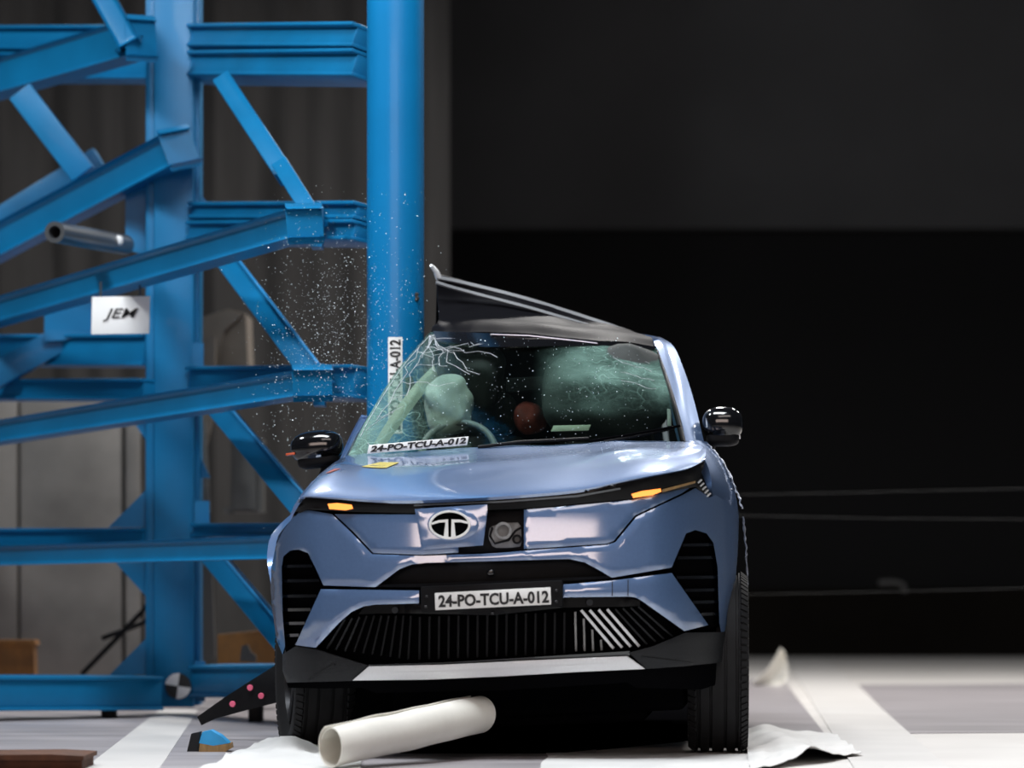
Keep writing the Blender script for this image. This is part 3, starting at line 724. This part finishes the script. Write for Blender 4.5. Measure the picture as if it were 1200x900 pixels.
# black top band of the windscreen
loft('windscreen_header', [[p + Vector((0, -.012, .006)) for p in (cl(508, 390, 1.97), cl(560, 392, 1.90), cl(620, 394, 1.88), cl(680, 399, 1.89), cl(768, 408, 1.98))],
                           [p + Vector((0, -.012, .006)) for p in (cl(512, 402, 1.90), cl(560, 408, 1.83), cl(620, 408, 1.80), cl(672, 407, 1.85), cl(768, 411, 1.965))]], 40, 5, .006, 'black_gloss', car)
# ---- A pillars
def pillar(name, A, B, m, thick=.05, n=24): return loft(name, [[cl(*p) for p in A], [cl(*(Vector(p).lerp(Vector(q), .5) + Vector((0, -1, -.02)))) for p, q in zip(A, B)], [cl(*p) for p in B]], n, 7, thick, m, car)
pillar('front_pillar', [(802, 517, 1.25), (793, 480, 1.46), (782, 444, 1.72), (770, 409, 1.99), (764, 396, 2.15)], [(825, 518, 1.36), (815, 476, 1.62), (804, 440, 1.84), (790, 407, 2.08), (776, 396, 2.25)], 'paint')
pillar('pillar_seal', [(799, 517, 1.245), (790, 480, 1.45), (779, 444, 1.71), (768, 410, 1.98)], [(804, 517, 1.26), (795, 480, 1.47), (784, 444, 1.73), (772, 410, 2.0)], 'black_plastic', .02)
pillar('front_pillar', [(400, 539, 1.24), (414, 513, 1.40), (429, 490, 1.56)], [(408, 535, 1.27), (421, 510, 1.45), (433, 488, 1.6)], 'paint', .03)
pillar('pillar_trim', [(432, 530, 1.42), (455, 492, 1.62), (482, 455, 1.82), (508, 428, 1.98)], [(446, 530, 1.44), (472, 494, 1.64), (496, 462, 1.84), (514, 442, 2.0)], 'trim_beige', .03)
# ---- roof with buckled ridge
def L3(x, y, z): return Vector((x, y, z))
roofrows = [[cl(*p) for p in ((505, 391, 1.98), (545, 388, 1.93), (620, 391, 1.90), (690, 398, 1.91), (766, 405, 2.00))],
            [cl(*p) for p in ((507, 382, 2.02), (545, 376, 2.02), (620, 380, 2.00), (690, 388, 2.02), (764, 396, 2.08))],
            [cl(*p) for p in ((514, 374, 2.12), (550, 370, 2.16), (620, 374, 2.14), (690, 383, 2.16), (755, 391, 2.20))],
            [cl(*p) for p in ((513, 350, 2.22), (550, 352, 2.26), (620, 365, 2.26), (690, 379, 2.28), (745, 389, 2.30))],
            [cl(*p) for p in ((512, 326, 2.26), (550, 335, 2.32), (620, 354, 2.36), (690, 375, 2.40), (738, 388, 2.40))],
            [L3(-.40, 2.75, 1.60), L3(-.2, 2.75, 1.62), L3(0, 2.75, 1.65), L3(.3, 2.75, 1.65), L3(.56, 2.75, 1.62)],
            [L3(-.52, 3.5, 1.50), L3(-.2, 3.5, 1.53), L3(0, 3.5, 1.54), L3(.3, 3.5, 1.53), L3(.52, 3.5, 1.50)],
            [L3(-.52, 4.15, 1.24), L3(-.2, 4.2, 1.26), L3(0, 4.2, 1.27), L3(.3, 4.2, 1.26), L3(.52, 4.15, 1.24)]]
rf = loft('roof', roofrows, 60, 84, .012, 'roof_black', car, disp=lambda u, v, p: Vector((0, 0, .012 * noise.noise(p * 6) * (1 if v < .62 else .2))), ang=60)
ridge = catmull([cl(*p) for p in ((513, 325, 2.22), (550, 333, 2.28), (620, 351, 2.32), (690, 373, 2.36), (735, 388, 2.36))], 30)
def ribbon(name, P, dz, h, m): return grid_solid(name, [[p + Vector((0, -.012, dz)) for p in P], [p + Vector((0, -.02, dz - h)) for p in P]], .008, m, rf)
ribbon('roof_rail', ridge, .008, .014, 'rail')
ribbon('roof_rail', [p + Vector((0, -.05, -.014 * math.sin(math.pi * (i / 29) ** .8))) for i, p in enumerate(ridge)], -.018, .012, 'rail')
tube('torn_tip', [cl(514, 326, 2.22), cl(511, 318, 2.2), cl(507, 313, 2.19), cl(505, 311, 2.18)], lambda t: .014 - .007 * t, 'silver', None, 8).parent = rf
tube('roof_edge_glint', [cl(*p) for p in ((575, 391.5, 1.86), (620, 393, 1.85), (680, 399.5, 1.86), (700, 402, 1.87))], .004, 'chrome', None, 6).parent = rf  # highlight on the roof's front edge, put in as a chrome strip
pillar('roof_side_rail', [(757, 392, 2.12), (752, 391, 2.3)], [(780, 399, 2.18), (774, 398, 2.5)], 'paint', .04, 10)
loft('roof_side_rail', [[cl(776, 397, 2.24), L3(.585, 2.75, 1.60), L3(.55, 3.5, 1.47), L3(.55, 4.15, 1.2)], [cl(783, 402, 2.2), L3(.64, 2.75, 1.55), L3(.60, 3.5, 1.41), L3(.60, 4.2, 1.15)]], 30, 5, .03, 'paint', car)

# ---- sides: panels described in side view (Y, Z), depth X(Y, Z); the struck side is driven in round the pole
SZ = [(.18, -.05), (.40, -.012), (.58, -.03), (.80, -.002), (.93, 0), (1.02, -.015), (1.12, -.06)]
def side(Y, Z, s):
    x = .895 + interp(Z, SZ) - .08 * max(0, (Y - 3.4) / .9) ** 2 - .05 * max(0, (.75 - Y) / .4) ** 2
    x -= ((.10 if s > 0 else .17) if Y < 1.27 else .06) * max(0, (Z - .86) / .22) ** 1.6
    if s < 0: x -= (.45 if Z > .3 else .42) * math.exp(-(abs(Y - 2.40) / .46) ** 3)
    return s * x
def arc(cy, cz, r, a0, a1, n=16): return [(cy + r * math.cos(R(a0 + (a1 - a0) * i / n)), cz + r * math.sin(R(a0 + (a1 - a0) * i / n))) for i in range(n + 1)]
def sidepanel(name, poly, s, m='paint', off=0.0, thick=.03, step=.05, parent=None):
    v, f = cdt(poly, step); P = [L3(side(p.x, p.y, s) + s * off, p.x, p.y) for p in v]
    return solidify(name, P, f, L3(-s * thick, 0, 0), m, parent or car)
AXF, AXR, WRAD = .86, 3.42, .345
for s in (1, -1):
    if s > 0: fen = [(.62, .80), (.80, .98), (1.0, 1.06), (1.24, 1.10), (1.26, .30), (1.22, .30)] + arc(AXF, .345, .40, 0, 128)
    else: fen = [(.60, .66), (.66, .78), (.84, .88), (1.0, .94), (1.24, 1.02), (1.26, .30), (1.22, .30)] + arc(AXF, .345, .40, 0, 132)
    sidepanel('fender', fen, s)
    for (ya, yb2) in ((1.28, 2.28), (2.30, 3.10)):
        d = sidepanel('door', [(ya, .36), (yb2, .36), (yb2, 1.10), (ya, 1.10)] if ya < 2 else [(ya, .36), (2.98, .36), (3.10, .62), (yb2, 1.10), (ya, 1.10)], s)
        sidepanel('door_handle', [(yb2 - .24, .90), (yb2 - .06, .90), (yb2 - .06, .925), (yb2 - .24, .925)], s, 'black_gloss', .014, .012, .03, d)
    sidepanel('quarter_panel', [(3.12, 1.10), (3.12, .66)] + arc(AXR, .345, .40, 132, 0) + [(3.86, .34), (4.20, .40), (4.24, .8), (4.2, 1.10)], s)
    sidepanel('sill_cladding', [(1.24, .20), (3.04, .20), (3.04, .345), (1.24, .345)], s, 'cladding', .006)
    # side windows and upper frame
    def gl(Y, t, s=s):
        xb = side(Y, 1.10, s); top = {1: .60, -1: .60}[s] - .03 * max(0, (Y - 3.2)); zt = 1.56 - .10 * max(0, Y - 3.0) ** 1.5
        if s < 0: top -= .16 * math.exp(-(abs(Y - 2.40) / .45) ** 3)
        f_ = min(1, max(0, (Y - 1.36) / .8)) if Y < 2.16 else 1; zt = 1.12 + (zt - 1.12) * f_
        k = t * (zt - 1.10) / .46
        return L3(xb + (s * top - xb) * max(0, min(1, k)), Y, 1.10 + (zt - 1.10) * t)
    for ya, yb2 in ((1.40, 2.24), (2.32, 3.05), (3.10, 3.75)):
        if s < 0 and ya < 2: continue
        loft('side_window', [[gl(ya + (yb2 - ya) * i / 8, t / 4) for i in range(9)] for t in range(5)], 14, 8, .005, 'window_glass', car)
    for y_ in (2.28, 3.08):
        P = [gl(y_, t / 6) for t in range(7)]
        grid_solid('door_frame', [[p + L3(s * .006, -.045, 0) for p in P], [p + L3(s * .006, .045, 0) for p in P]], .03, 'black_plastic', car)
# ---- front shoulders joining bonnet and fenders
pillar('fender_shoulder', [(808, 516, 1.22), (826, 539, .80), (833, 560, .56), (835, 582, .54), (840, 614, .66)], [(829, 518, 1.34), (845, 540, 1.14), (857, 565, 1.02), (864, 590, .94), (865, 616, .95)], 'paint', .03)
pillar('fender_shoulder', [(350, 606, .62), (354, 590, .62), (363, 574, .72), (383, 551, .92), (402, 536, 1.22)], [(334, 634, .80), (340, 612, .78), (350, 592, .84), (370, 562, 1.02), (395, 541, 1.26)], 'paint', .03)
panel('bonnet_gap', stripe((345, 604), (358, 582), 3), 'black_matte', -.004, .02, 6)
# torn edges on the far fender
random.seed(5)
def torn(P, wlo, whi, nm, th=.005, n=26):
    Q = catmull(P, n); A, B = [], []
    for i, q in enumerate(Q):
        wv = random.uniform(wlo, whi); A.append(q + L3(random.uniform(-.003, .003), random.uniform(-.006, .006), 0)); B.append(q + L3(wv, random.uniform(-.01, .01), random.uniform(-.004, .004)))
    return grid_solid(nm, [catmull(A, n * 2), catmull([a.lerp(b, .5) + L3(0, -.008, 0) for a, b in zip(A, B)], n * 2), catmull(B, n * 2)], th, 'scuffed', car, 30)
torn([cl(816, 520, 1.2), cl(830, 538, 1.1), cl(845, 560, 1.0), cl(856, 574, .92)], .003, .010, 'torn_edge')
torn([cl(829, 521, 1.26), cl(842, 536, 1.15), cl(855, 558, 1.02), cl(862, 575, .95), cl(869, 596, .86)], .003, .012, 'torn_edge')
torn([cl(870, 606, .95), cl(873, 640, 1.0), cl(874, 670, 1.0), cl(875, 718, 1.0)], .002, .010, 'torn_edge')
# ---- wheels
def wheel(X, Y, zc, steer):
    t = bpy.data.objects.new('wheel', None); C.objects.link(t); t.parent = car; t.location = (X, Y, zc); t.rotation_euler = (0, -ROLL, steer)
    pr = [(-.088, .232), (-.112, .262), (-.1165, .295), (-.111, .322), (-.098, .337)]
    for g in (-.072, -.028, .028, .072):
        pr += [(g - .006, .3445), (g - .0045, .334), (g + .0045, .334), (g + .006, .3445)]
    pr += [(.098, .337), (.111, .322), (.1165, .295), (.112, .262), (.088, .232)]
    lathe('tyre', pr, 96, 'tyre', t, 'X', True, 32)
    bm = bmesh.new()
    for s in (-1, 1):
        for k in range(76):
            th = 2 * math.pi * k / 76; M = Matrix.Rotation(th, 4, 'X') @ Matrix.Translation((s * .098, 0, .334)) @ Matrix.Rotation(s * R(38), 4, 'Y') @ Matrix.Diagonal((.034, .019, .012, 1))
            bmesh.ops.create_cube(bm, size=1, matrix=M)
    me = bpy.data.meshes.new('tread_blocks'); bm.to_mesh(me); bm.free(); o = link('tread_blocks', me, 'tyre', t, False); o['kind'] = 'stuff'
    rm = lathe('wheel_rim', [(-.085, .235), (-.09, .225), (.0, .205), (.085, .225), (.09, .235), (.08, .236), (0, .22), (-.08, .236)], 48, 'rim', t, 'X')
    sx = 1 if X > 0 else -1
    for k in range(5):
        th = 2 * math.pi * k / 5; d = L3(0, math.cos(th), math.sin(th))
        b = bar('spoke', L3(sx * .06, 0, 0) + d * .03, L3(sx * .075, 0, 0) + d * .218, .025, .05, 'rim', None, L3(1, 0, 0), .005); b.parent = rm
    h = lathe('hub', [(-.03, .0), (-.03, .05), (.03, .06), (.035, .0)], 24, 'rim', t, 'X', False); h.location.x = sx * .05
    lathe('brake_disc', [(-.01, .0), (-.01, .15), (.012, .15), (.012, .0)], 32, 'pipe_metal', t, 'X', False)
    return t
def wheel_at(px, py, yl, steer):          # px of wheel centre, py of its contact row
    p = cl(px, py, yl); wheel(p.x, yl, p.z + .345, steer)
wheel_at(846, 880, AXF - .02, R(1)); wheel_at(373, 886, AXF + .02, R(15))
for X in (.80, -.80):
    zz = (CAMH * 0) ; zc = .345 + (.036 * (-1 if X > 0 else 1)); wheel(X, AXR, zc, 0)
# wheel wells, underbody
for X, Y in ((.74, AXF), (-.74, AXF), (.74, AXR), (-.74, AXR)):
    P = [[L3(X + math.copysign(1, X) * dx, Y + .385 * math.cos(R(a)), .35 + .385 * math.sin(R(a))) for a in range(-8, 189, 14)] for dx in (-.16, .05)]
    grid_solid('wheel_liner', P, .01, 'black_matte', car)
o = box('underbody', (-.42, .55, .14), (.70, 4.15, .34), 'black_matte', None, .03); o.parent = car
o = box('subframe', (-.60, .62, .10), (.55, 1.25, .40), 'black_matte', None, .03); o.parent = car
tube('axle', [L3(-.72, AXF, .31), L3(.72, AXF, .35)], .03, 'black_plastic', None, 10).parent = car
tube('axle', [L3(-.72, AXR, .35), L3(.72, AXR, .33)], .04, 'black_plastic', None, 10).parent = car
o = box('engine_bay', (-.62, .30, .40), (.62, 1.15, .82), 'black_matte', None, .03); o.parent = car
o = box('bulkhead', (-.68, 1.15, .30), (.72, 1.24, 1.08), 'black_matte', None, .02); o.parent = car
# tail
loft('tailgate', [[L3(-.58, 4.16, 1.22), L3(0, 4.24, 1.26), L3(.58, 4.16, 1.22)], [L3(-.74, 4.24, .98), L3(0, 4.34, 1.0), L3(.74, 4.24, .98)], [L3(-.80, 4.22, .72), L3(0, 4.33, .72), L3(.80, 4.22, .72)]], 24, 12, .02, 'paint', car)
loft('rear_bumper', [[L3(-.80, 4.18, .74), L3(0, 4.36, .74), L3(.80, 4.18, .74)], [L3(-.82, 4.20, .5), L3(0, 4.40, .5), L3(.82, 4.20, .5)], [L3(-.78, 4.12, .26), L3(0, 4.30, .26), L3(.78, 4.12, .26)]], 24, 10, .03, 'cladding', car)
o = box('tail_light_bar', (-.72, 4.30, .93), (.72, 4.36, .97), 'orange_lens', None, .01); o.parent = car

# ---- mirrors
def mirror(c, rx, rz, tilt, base):
    t = bpy.data.objects.new('wing_mirror', None); C.objects.link(t); t.parent = car; t.location = c; t.rotation_euler = (0, tilt, 0)
    blob('mirror_cap', (0, 0, .012), (rx, .075, rz * .86), 'black_gloss', t, .78)
    blob('mirror_base', (0, .005, -rz * .55), (rx * .80, .065, rz * .45), 'black_plastic', t, .6)
    g = box('mirror_glass', (-rx * .85, .066, -rz * .6), (rx * .85, .074, rz * .75), 'chrome', None, .01); g.parent = t
    s = 1 if c.x > 0 else -1
    if s < 0:
        l = box('mirror_indicator', (s * rx * .93 - .025, -.055, -.012), (s * rx * .93 + .012, -.02, -.002), 'orange_lens', None, .003); l.parent = t
    st_ = tube('mirror_stalk', [L3(0, 0, -rz * .5) - L3(s * rx * .5, 0, 0), base - c], .022, 'black_plastic', None, 10); st_.parent = t
    return t
mr = cl(847, 500, 1.50); mirror(mr, 24 * 14.8 / FPX, 23 * 14.8 / FPX, R(2), L3(.80, 1.56, 1.08))
ml = cl(372, 527, 1.45); mirror(ml, 31 * 14.7 / FPX, 22 * 14.7 / FPX, R(-4), L3(-.80, 1.52, 1.06))

# ---- interior
loft('dashboard', [[L3(-.66, 1.28, 1.10), L3(0, 1.22, 1.12), L3(.66, 1.28, 1.10)], [L3(-.64, 1.50, 1.15), L3(0, 1.46, 1.165), L3(.64, 1.50, 1.15)], [L3(-.62, 1.70, 1.12), L3(0, 1.68, 1.13), L3(.62, 1.70, 1.12)], [L3(-.6, 1.74, .8), L3(0, 1.72, .8), L3(.6, 1.74, .8)]], 24, 16, .03, 'dash', car)
def seat(x, y, hr=True, m='seat'):
    t = bpy.data.objects.new('seat', None); C.objects.link(t); t.parent = car; t.location = (x, y, .45)
    blob('cushion', (0, -.22, .12), (.25, .27, .10), m, t, .55); blob('backrest', (0, .10, .48), (.25, .10, .38), m, t, .55, rot=Matrix.Rotation(R(-12), 3, 'X').to_quaternion())
    blob('headrest', (0, .20, .95), (.13, .06, .10), m, t, .6)
    for s in (-1, 1): tube('headrest_post', [L3(s * .05, .18, .80), L3(s * .05, .19, .92)], .008, 'chrome', None, 6).parent = t
seat(.34, 2.42); seat(-.16, 2.45)
seat(.36, 3.30); seat(-.34, 3.30)
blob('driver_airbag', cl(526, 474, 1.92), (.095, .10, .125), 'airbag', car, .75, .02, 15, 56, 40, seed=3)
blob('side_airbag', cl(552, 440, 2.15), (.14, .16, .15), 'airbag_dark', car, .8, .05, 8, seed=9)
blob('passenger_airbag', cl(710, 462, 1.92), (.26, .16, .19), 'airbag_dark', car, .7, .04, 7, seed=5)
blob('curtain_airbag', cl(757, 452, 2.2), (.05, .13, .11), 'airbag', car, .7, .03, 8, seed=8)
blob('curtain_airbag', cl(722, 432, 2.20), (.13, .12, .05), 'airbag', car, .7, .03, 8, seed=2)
blob('dummy_head', cl(621, 490, 2.5), (.07, .08, .07), 'red_brown', car, .9, .015, 14)
stw = bpy.data.objects.new('steering_wheel', None); C.objects.link(stw); stw.parent = car; stw.location = cl(537, 531, 1.80); stw.rotation_euler = (R(68), 0, 0)
tube('steering_rim', [(.155 * math.cos(2 * math.pi * i / 40), .14 * math.sin(2 * math.pi * i / 40), 0) for i in range(40)], .014, 'grey_part', None, 10, True).parent = stw
blob('steering_hub', (0, 0, 0), (.07, .06, .03), 'dash', stw)
for a in (0, 180, 270): tube('steering_spoke', [(.05 * math.cos(R(a)), .05 * math.sin(R(a)), 0), (.15 * math.cos(R(a)), .137 * math.sin(R(a)), 0)], .012, 'dash', None, 6).parent = stw
quadbox('dash_pale_bar', [(644, 506), (691, 504.5), (691, 498), (650, 498.5)], 1.62, 1.63, 'trim_beige', car, .002)  # pale beige bar above the dashboard
o = box('rear_mirror', (-.02, 1.86, 1.45), (.18, 1.89, 1.51), 'black_plastic', None, .01); o.parent = car
quadbox('belt_guide', [(782, 499), (787, 499), (786, 479), (782, 479)], 1.62, 1.64, 'white', car, .002)

# ================================================================== LOOSE THINGS
# glass dust flying round the pole
random.seed(21)
vs, fs = [], []
for k in range(2500):
    if k % 3: px, py = random.gauss(392, 44), random.gauss(395, 66)
    else: px, py = (random.uniform(300, 500), random.uniform(225, 520)) if k % 2 else (random.uniform(505, 760), random.uniform(395, 520))
    p = W(px, py, random.uniform(15.0, 15.55) if px < 505 else random.uniform(14.1, 14.4)); r = random.choice((.0012, .0016, .002, .0028)) * random.uniform(.6, 1.1); n = len(vs)
    for d in ((1, 0, -.3), (-.6, .8, -.3), (-.6, -.8, -.3), (0, 0, 1)): vs.append(p + r * (Vector(d) + Vector([random.uniform(-.4, .4) for _ in range(3)])))
    fs += [(n, n + 1, n + 2), (n, n + 1, n + 3), (n + 1, n + 2, n + 3), (n, n + 2, n + 3)]
tag(obj('glass_dust', vs, fs, 'shard', None, False, fix=False), 'cloud of tiny glass crumbs flying between pole and blue frame', 'glass dust', kind='stuff')
# rolled paper sheet under the car
def roll():
    t = thing('paper_roll', 'cream paper sheet rolled into a tube lying under the car nose', 'paper roll', FL(372, 893))
    p, q = FL(388, 903), W(562, 862, 13.5); ax = (q - p); L = ax.length; ax.normalize(); sd = ax.cross(L3(0, 0, 1)).normalized(); G = []
    for j in range(24):
        row = []; c = p + ax * (L * j / 23)
        for i in range(46):
            u = i / 45; th = R(-150) + u * R(400); r = .076 - .014 * u + .006 * noise.noise(L3(u * 3, j * .2, 0))
            row.append(c + (sd - ax * .55 * (1 - j / 23) ** 2) * (r * math.sin(th)) + L3(0, 0, .082 + r * math.cos(th) * (-1)))
        G.append(row)
    o = grid_solid('rolled_sheet', G, .003, 'paper', None, 60); rel(o, t)
roll()
def sheet(name, px, m, label, cat, amp, lift=None, n=26, seed=0, base=.006):
    """crumpled sheet over the floor between four floor pixels"""
    a, b, c, d = [FL(*p) for p in px]; G = []
    for j in range(n):
        row = []
        for i in range(n):
            u, v = i / (n - 1), j / (n - 1); p = a.lerp(b, u).lerp(d.lerp(c, u), v); k = p * 4 + L3(seed, 0, 0)
            e = 1 + .08 * noise.noise(L3(u * 4 + seed, v * 4, 2)); p = (a + b + c + d) / 4 + (p - (a + b + c + d) / 4) * e
            p.z = base + amp * max(0, .4 + noise.noise(k) + .5 * noise.noise(k * 2.7)) + (lift(u, v) if lift else 0); row.append(p)
        G.append(row)
    return tag(grid_solid(name, G, .002, m, None, 60), label, cat)
sheet('plastic_sheet', [(880, 905), (1010, 888), (975, 863), (868, 860)], 'sheet', 'crumpled white plastic sheet beside the right front tyre', 'sheet', .02, lambda u, v: .04 * math.exp(-((u - .55 + .3 * v) / .2) ** 2) * (1 - .3 * v), seed=3)
sheet('plastic_sheet', [(620, 930), (905, 925), (880, 884), (640, 884)], 'sheet', 'flat white plastic sheet on the floor before the right tyre', 'sheet', .004, seed=8, base=.003)
sheet('plastic_sheet', [(190, 925), (420, 925), (425, 884), (318, 868)], 'sheet', 'wrinkled white plastic sheet around the left front tyre', 'sheet', .022, lambda u, v: .05 * math.exp(-((u - .35) / .2) ** 2 - ((v - .85) / .25) ** 2), seed=13)
def flap():
    A = [(880, 804), (889, 795), (899, 785), (908, 772), (915, 759)]; B = [(896, 806), (908, 804), (918, 801), (924, 790), (919, 764)]
    Y = FL(890, 804).y; G = [[W(*a, Y - .05), W((a[0] + b[0]) / 2, (a[1] + b[1]) / 2, Y + .04), W(*b, Y - .02)] for a, b in zip(A, B)]
    G = [catmull(r, 8) for r in G]; G = [[p for p in r] for r in zip(*[catmull([r[i] for r in G], 16) for i in range(8)])]
    return tag(grid_solid('paper_corner', G, .003, 'paper', None, 60), 'curled pale paper corner standing up behind the right tyre', 'paper')
flap()
# black torn trim with pink marker dots
bt = thing('torn_trim', 'black torn trim piece with pink dots leaning by the left tyre', 'trim piece', W(240, 848, 15.2))
pts = [(231, 840), (262, 818), (293, 798), (330, 775), (330, 822), (290, 832), (253, 842), (236, 850)]
v, f = cdt(pts, 8)
P = [W(p.x, p.y, 15.2 - .25 * (p.x - 231) / 100 - .05 * math.sin((p.y - 775) / 75 * 3)) for p in v]
o = solidify('trim_panel', P, f, L3(0, .02, 0), 'black_plastic', None); rel(o, bt)
for (x, y) in ((272.5, 825), (293, 806), (306, 815.5)):
    q = lathe('marker_dot', [(0, .0), (0, .013), (.006, .011), (.006, .0)], 16, 'pink', None, 'Z'); q.location = W(x, y, 15.2 - .25 * (x - 231) / 100 - .06); q.rotation_euler = (R(90), 0, 0); rel(q, bt)
# wedge block with blue top
wd = thing('wedge_block', 'small wooden wedge with bright blue top on the floor', 'wedge', FL(252, 882))
def prism(name, pts, Y, th, m, parent):
    P = [W(*p, Y) for p in pts]; n = len(P); vs = P + [p + L3(0, th, 0) for p in P]
    fs = [tuple(range(n)), tuple(range(2 * n - 1, n - 1, -1))] + [(i, n + i, n + (i + 1) % n, (i + 1) % n) for i in range(n)]
    o = obj(name, vs, fs, m, None, False); return rel(o, parent)
YW = FL(252, 882).y
prism('wood_base', [(233, 881), (234, 871), (250, 874), (270, 871), (271, 877), (262, 882)], YW, .12, 'wood', wd)
prism('blue_top', [(233, 871), (237, 858), (247, 856), (258, 862), (268, 871), (250, 874)], YW, .12, 'azure', wd)
prism('grey_side', [(219, 881), (224, 860), (234, 858), (233, 881)], YW + .02, .1, 'cladding', wd)
# rusty box at the lower left corner, amber post
rb = thing('rusty_box', 'rust brown steel box edge at the lower left by the frame', 'box', FL(60, 905))
prism('box_body', [(-40, 925), (-40, 889), (62, 887), (96, 889), (96, 925)], 12.6, .35, 'rust', rb)
prism('box_lid', [(-44, 891), (-44, 885), (60, 884), (98, 886), (98, 891)], 12.57, .41, 'rust', rb)
ap = thing('amber_post', 'short amber painted post standing on the base beam behind', 'post', W(30, 788, 17))
prism('post_body', [(-20, 792), (-18, 754), (39, 754), (40, 792)], 19.5, .15, 'amber_paint', ap)
prism('post_cap', [(-22, 756), (-20, 750), (40, 750), (42, 756)], 19.48, .19, 'amber_paint', ap)
# thin rods leaning behind the frame
for (a, b, lab, dy) in (((96, 790), (184, 698), 'thin black rod leaning steeply behind the frame gusset', 0), ((120, 748), (186, 722), 'thin black rod lying flatter behind the frame gusset', .25)):
    tag(tube('support_rod', [W(*a, 19.6 + dy), W((a[0] + b[0]) / 2, (a[1] + b[1]) / 2 + 1, 19.55 + dy), W(*b, 19.5 + dy)], .014, 'black_plastic', None, 10), lab, 'rod', 'rods behind the frame')
# sack and cabinet seen between the frame members
sk2 = thing('covered_bundle', 'brown grey covered bundle above the middle beam beside the column', 'bundle', W(258, 440, 20.5))
prism('cover_front', [(228, 374), (268, 362), (288, 367), (291, 445), (228, 445)], 20.5, .5, 'cardboard', sk2)
prism('cover_fold', [(228, 392), (240, 384), (270, 364), (284, 368), (262, 388), (250, 445), (228, 445)], 20.44, .06, 'cardboard', sk2)
tb = thing('grey_board', 'beige grey narrow board upright right of the column', 'board', W(240, 760, 18.4))
prism('board_face', [(228, 395), (252, 395), (252, 480), (234, 560), (228, 560)], 20.3, .04, 'cardboard', tb)
prism('board_edge', [(234, 495), (241, 495), (246, 600), (234, 600)], 20.2, .04, 'cabinet', tb)
lb2 = thing('grey_post', 'pale grey upright board beside the column foot', 'post', W(242, 790, 18.2))
prism('post_face', [(234, 660), (248, 656), (252, 770), (236, 780)], 20.0, .05, 'cabinet', lb2)
cb = thing('wall_cabinet', 'dull grey metal switch cabinet behind the diagonal brace', 'cabinet', W(290, 600, 18.6))
prism('cabinet_body', [(271, 514), (308, 514), (308, 600), (271, 600)], 20.6, .2, 'cabinet', cb)
d = prism('cabinet_door', [(273, 516), (300, 516), (300, 597), (273, 597)], 20.58, .02, 'cabinet', cb)
prism('mounting_foot', [(262, 595), (274, 595), (274, 602), (262, 602)], 20.62, .05, 'cabinet', cb)
wpk = thing('timber_block', 'yellow brown timber block lying behind the lower beam', 'timber', W(285, 778, 17))
prism('timber_face', [(255, 744), (318, 738), (330, 800), (255, 800)], 19.0, .3, 'amber_paint', wpk)
prism('bracket_piece', [(281, 775), (283, 757), (290, 755), (294, 764), (300, 768), (300, 776)], 18.6, .03, 'cabinet', wpk)
MATS['wood'].node_tree.nodes['Principled BSDF'].inputs['Roughness'].default_value = .9
# taut wires across the dark hall and a wall hook
for k, (y0, y1, lab) in enumerate(((580, 571, 'thin taut wire crossing the dark hall, uppermost of three'), (604, 609, 'thin taut wire crossing the dark hall, middle of three'), (697, 688, 'thin taut wire crossing the dark hall, lowest of three'))):
    tag(tube('taut_wire', [W(860, y0, 21), W(1030, (y0 + y1) / 2 + 1, 21), W(1260, y1, 21)], .0011, 'wire', None, 6), lab, 'wire', 'wires across the hall')
tag(tube('wall_hook', [W(1030, 683, 30), W(1048, 682, 30), W(1058, 685, 30), W(1061, 694, 30)], .025, 'wire', None, 8), 'small dark grey pipe bend on the dark rear wall', 'pipe bend')
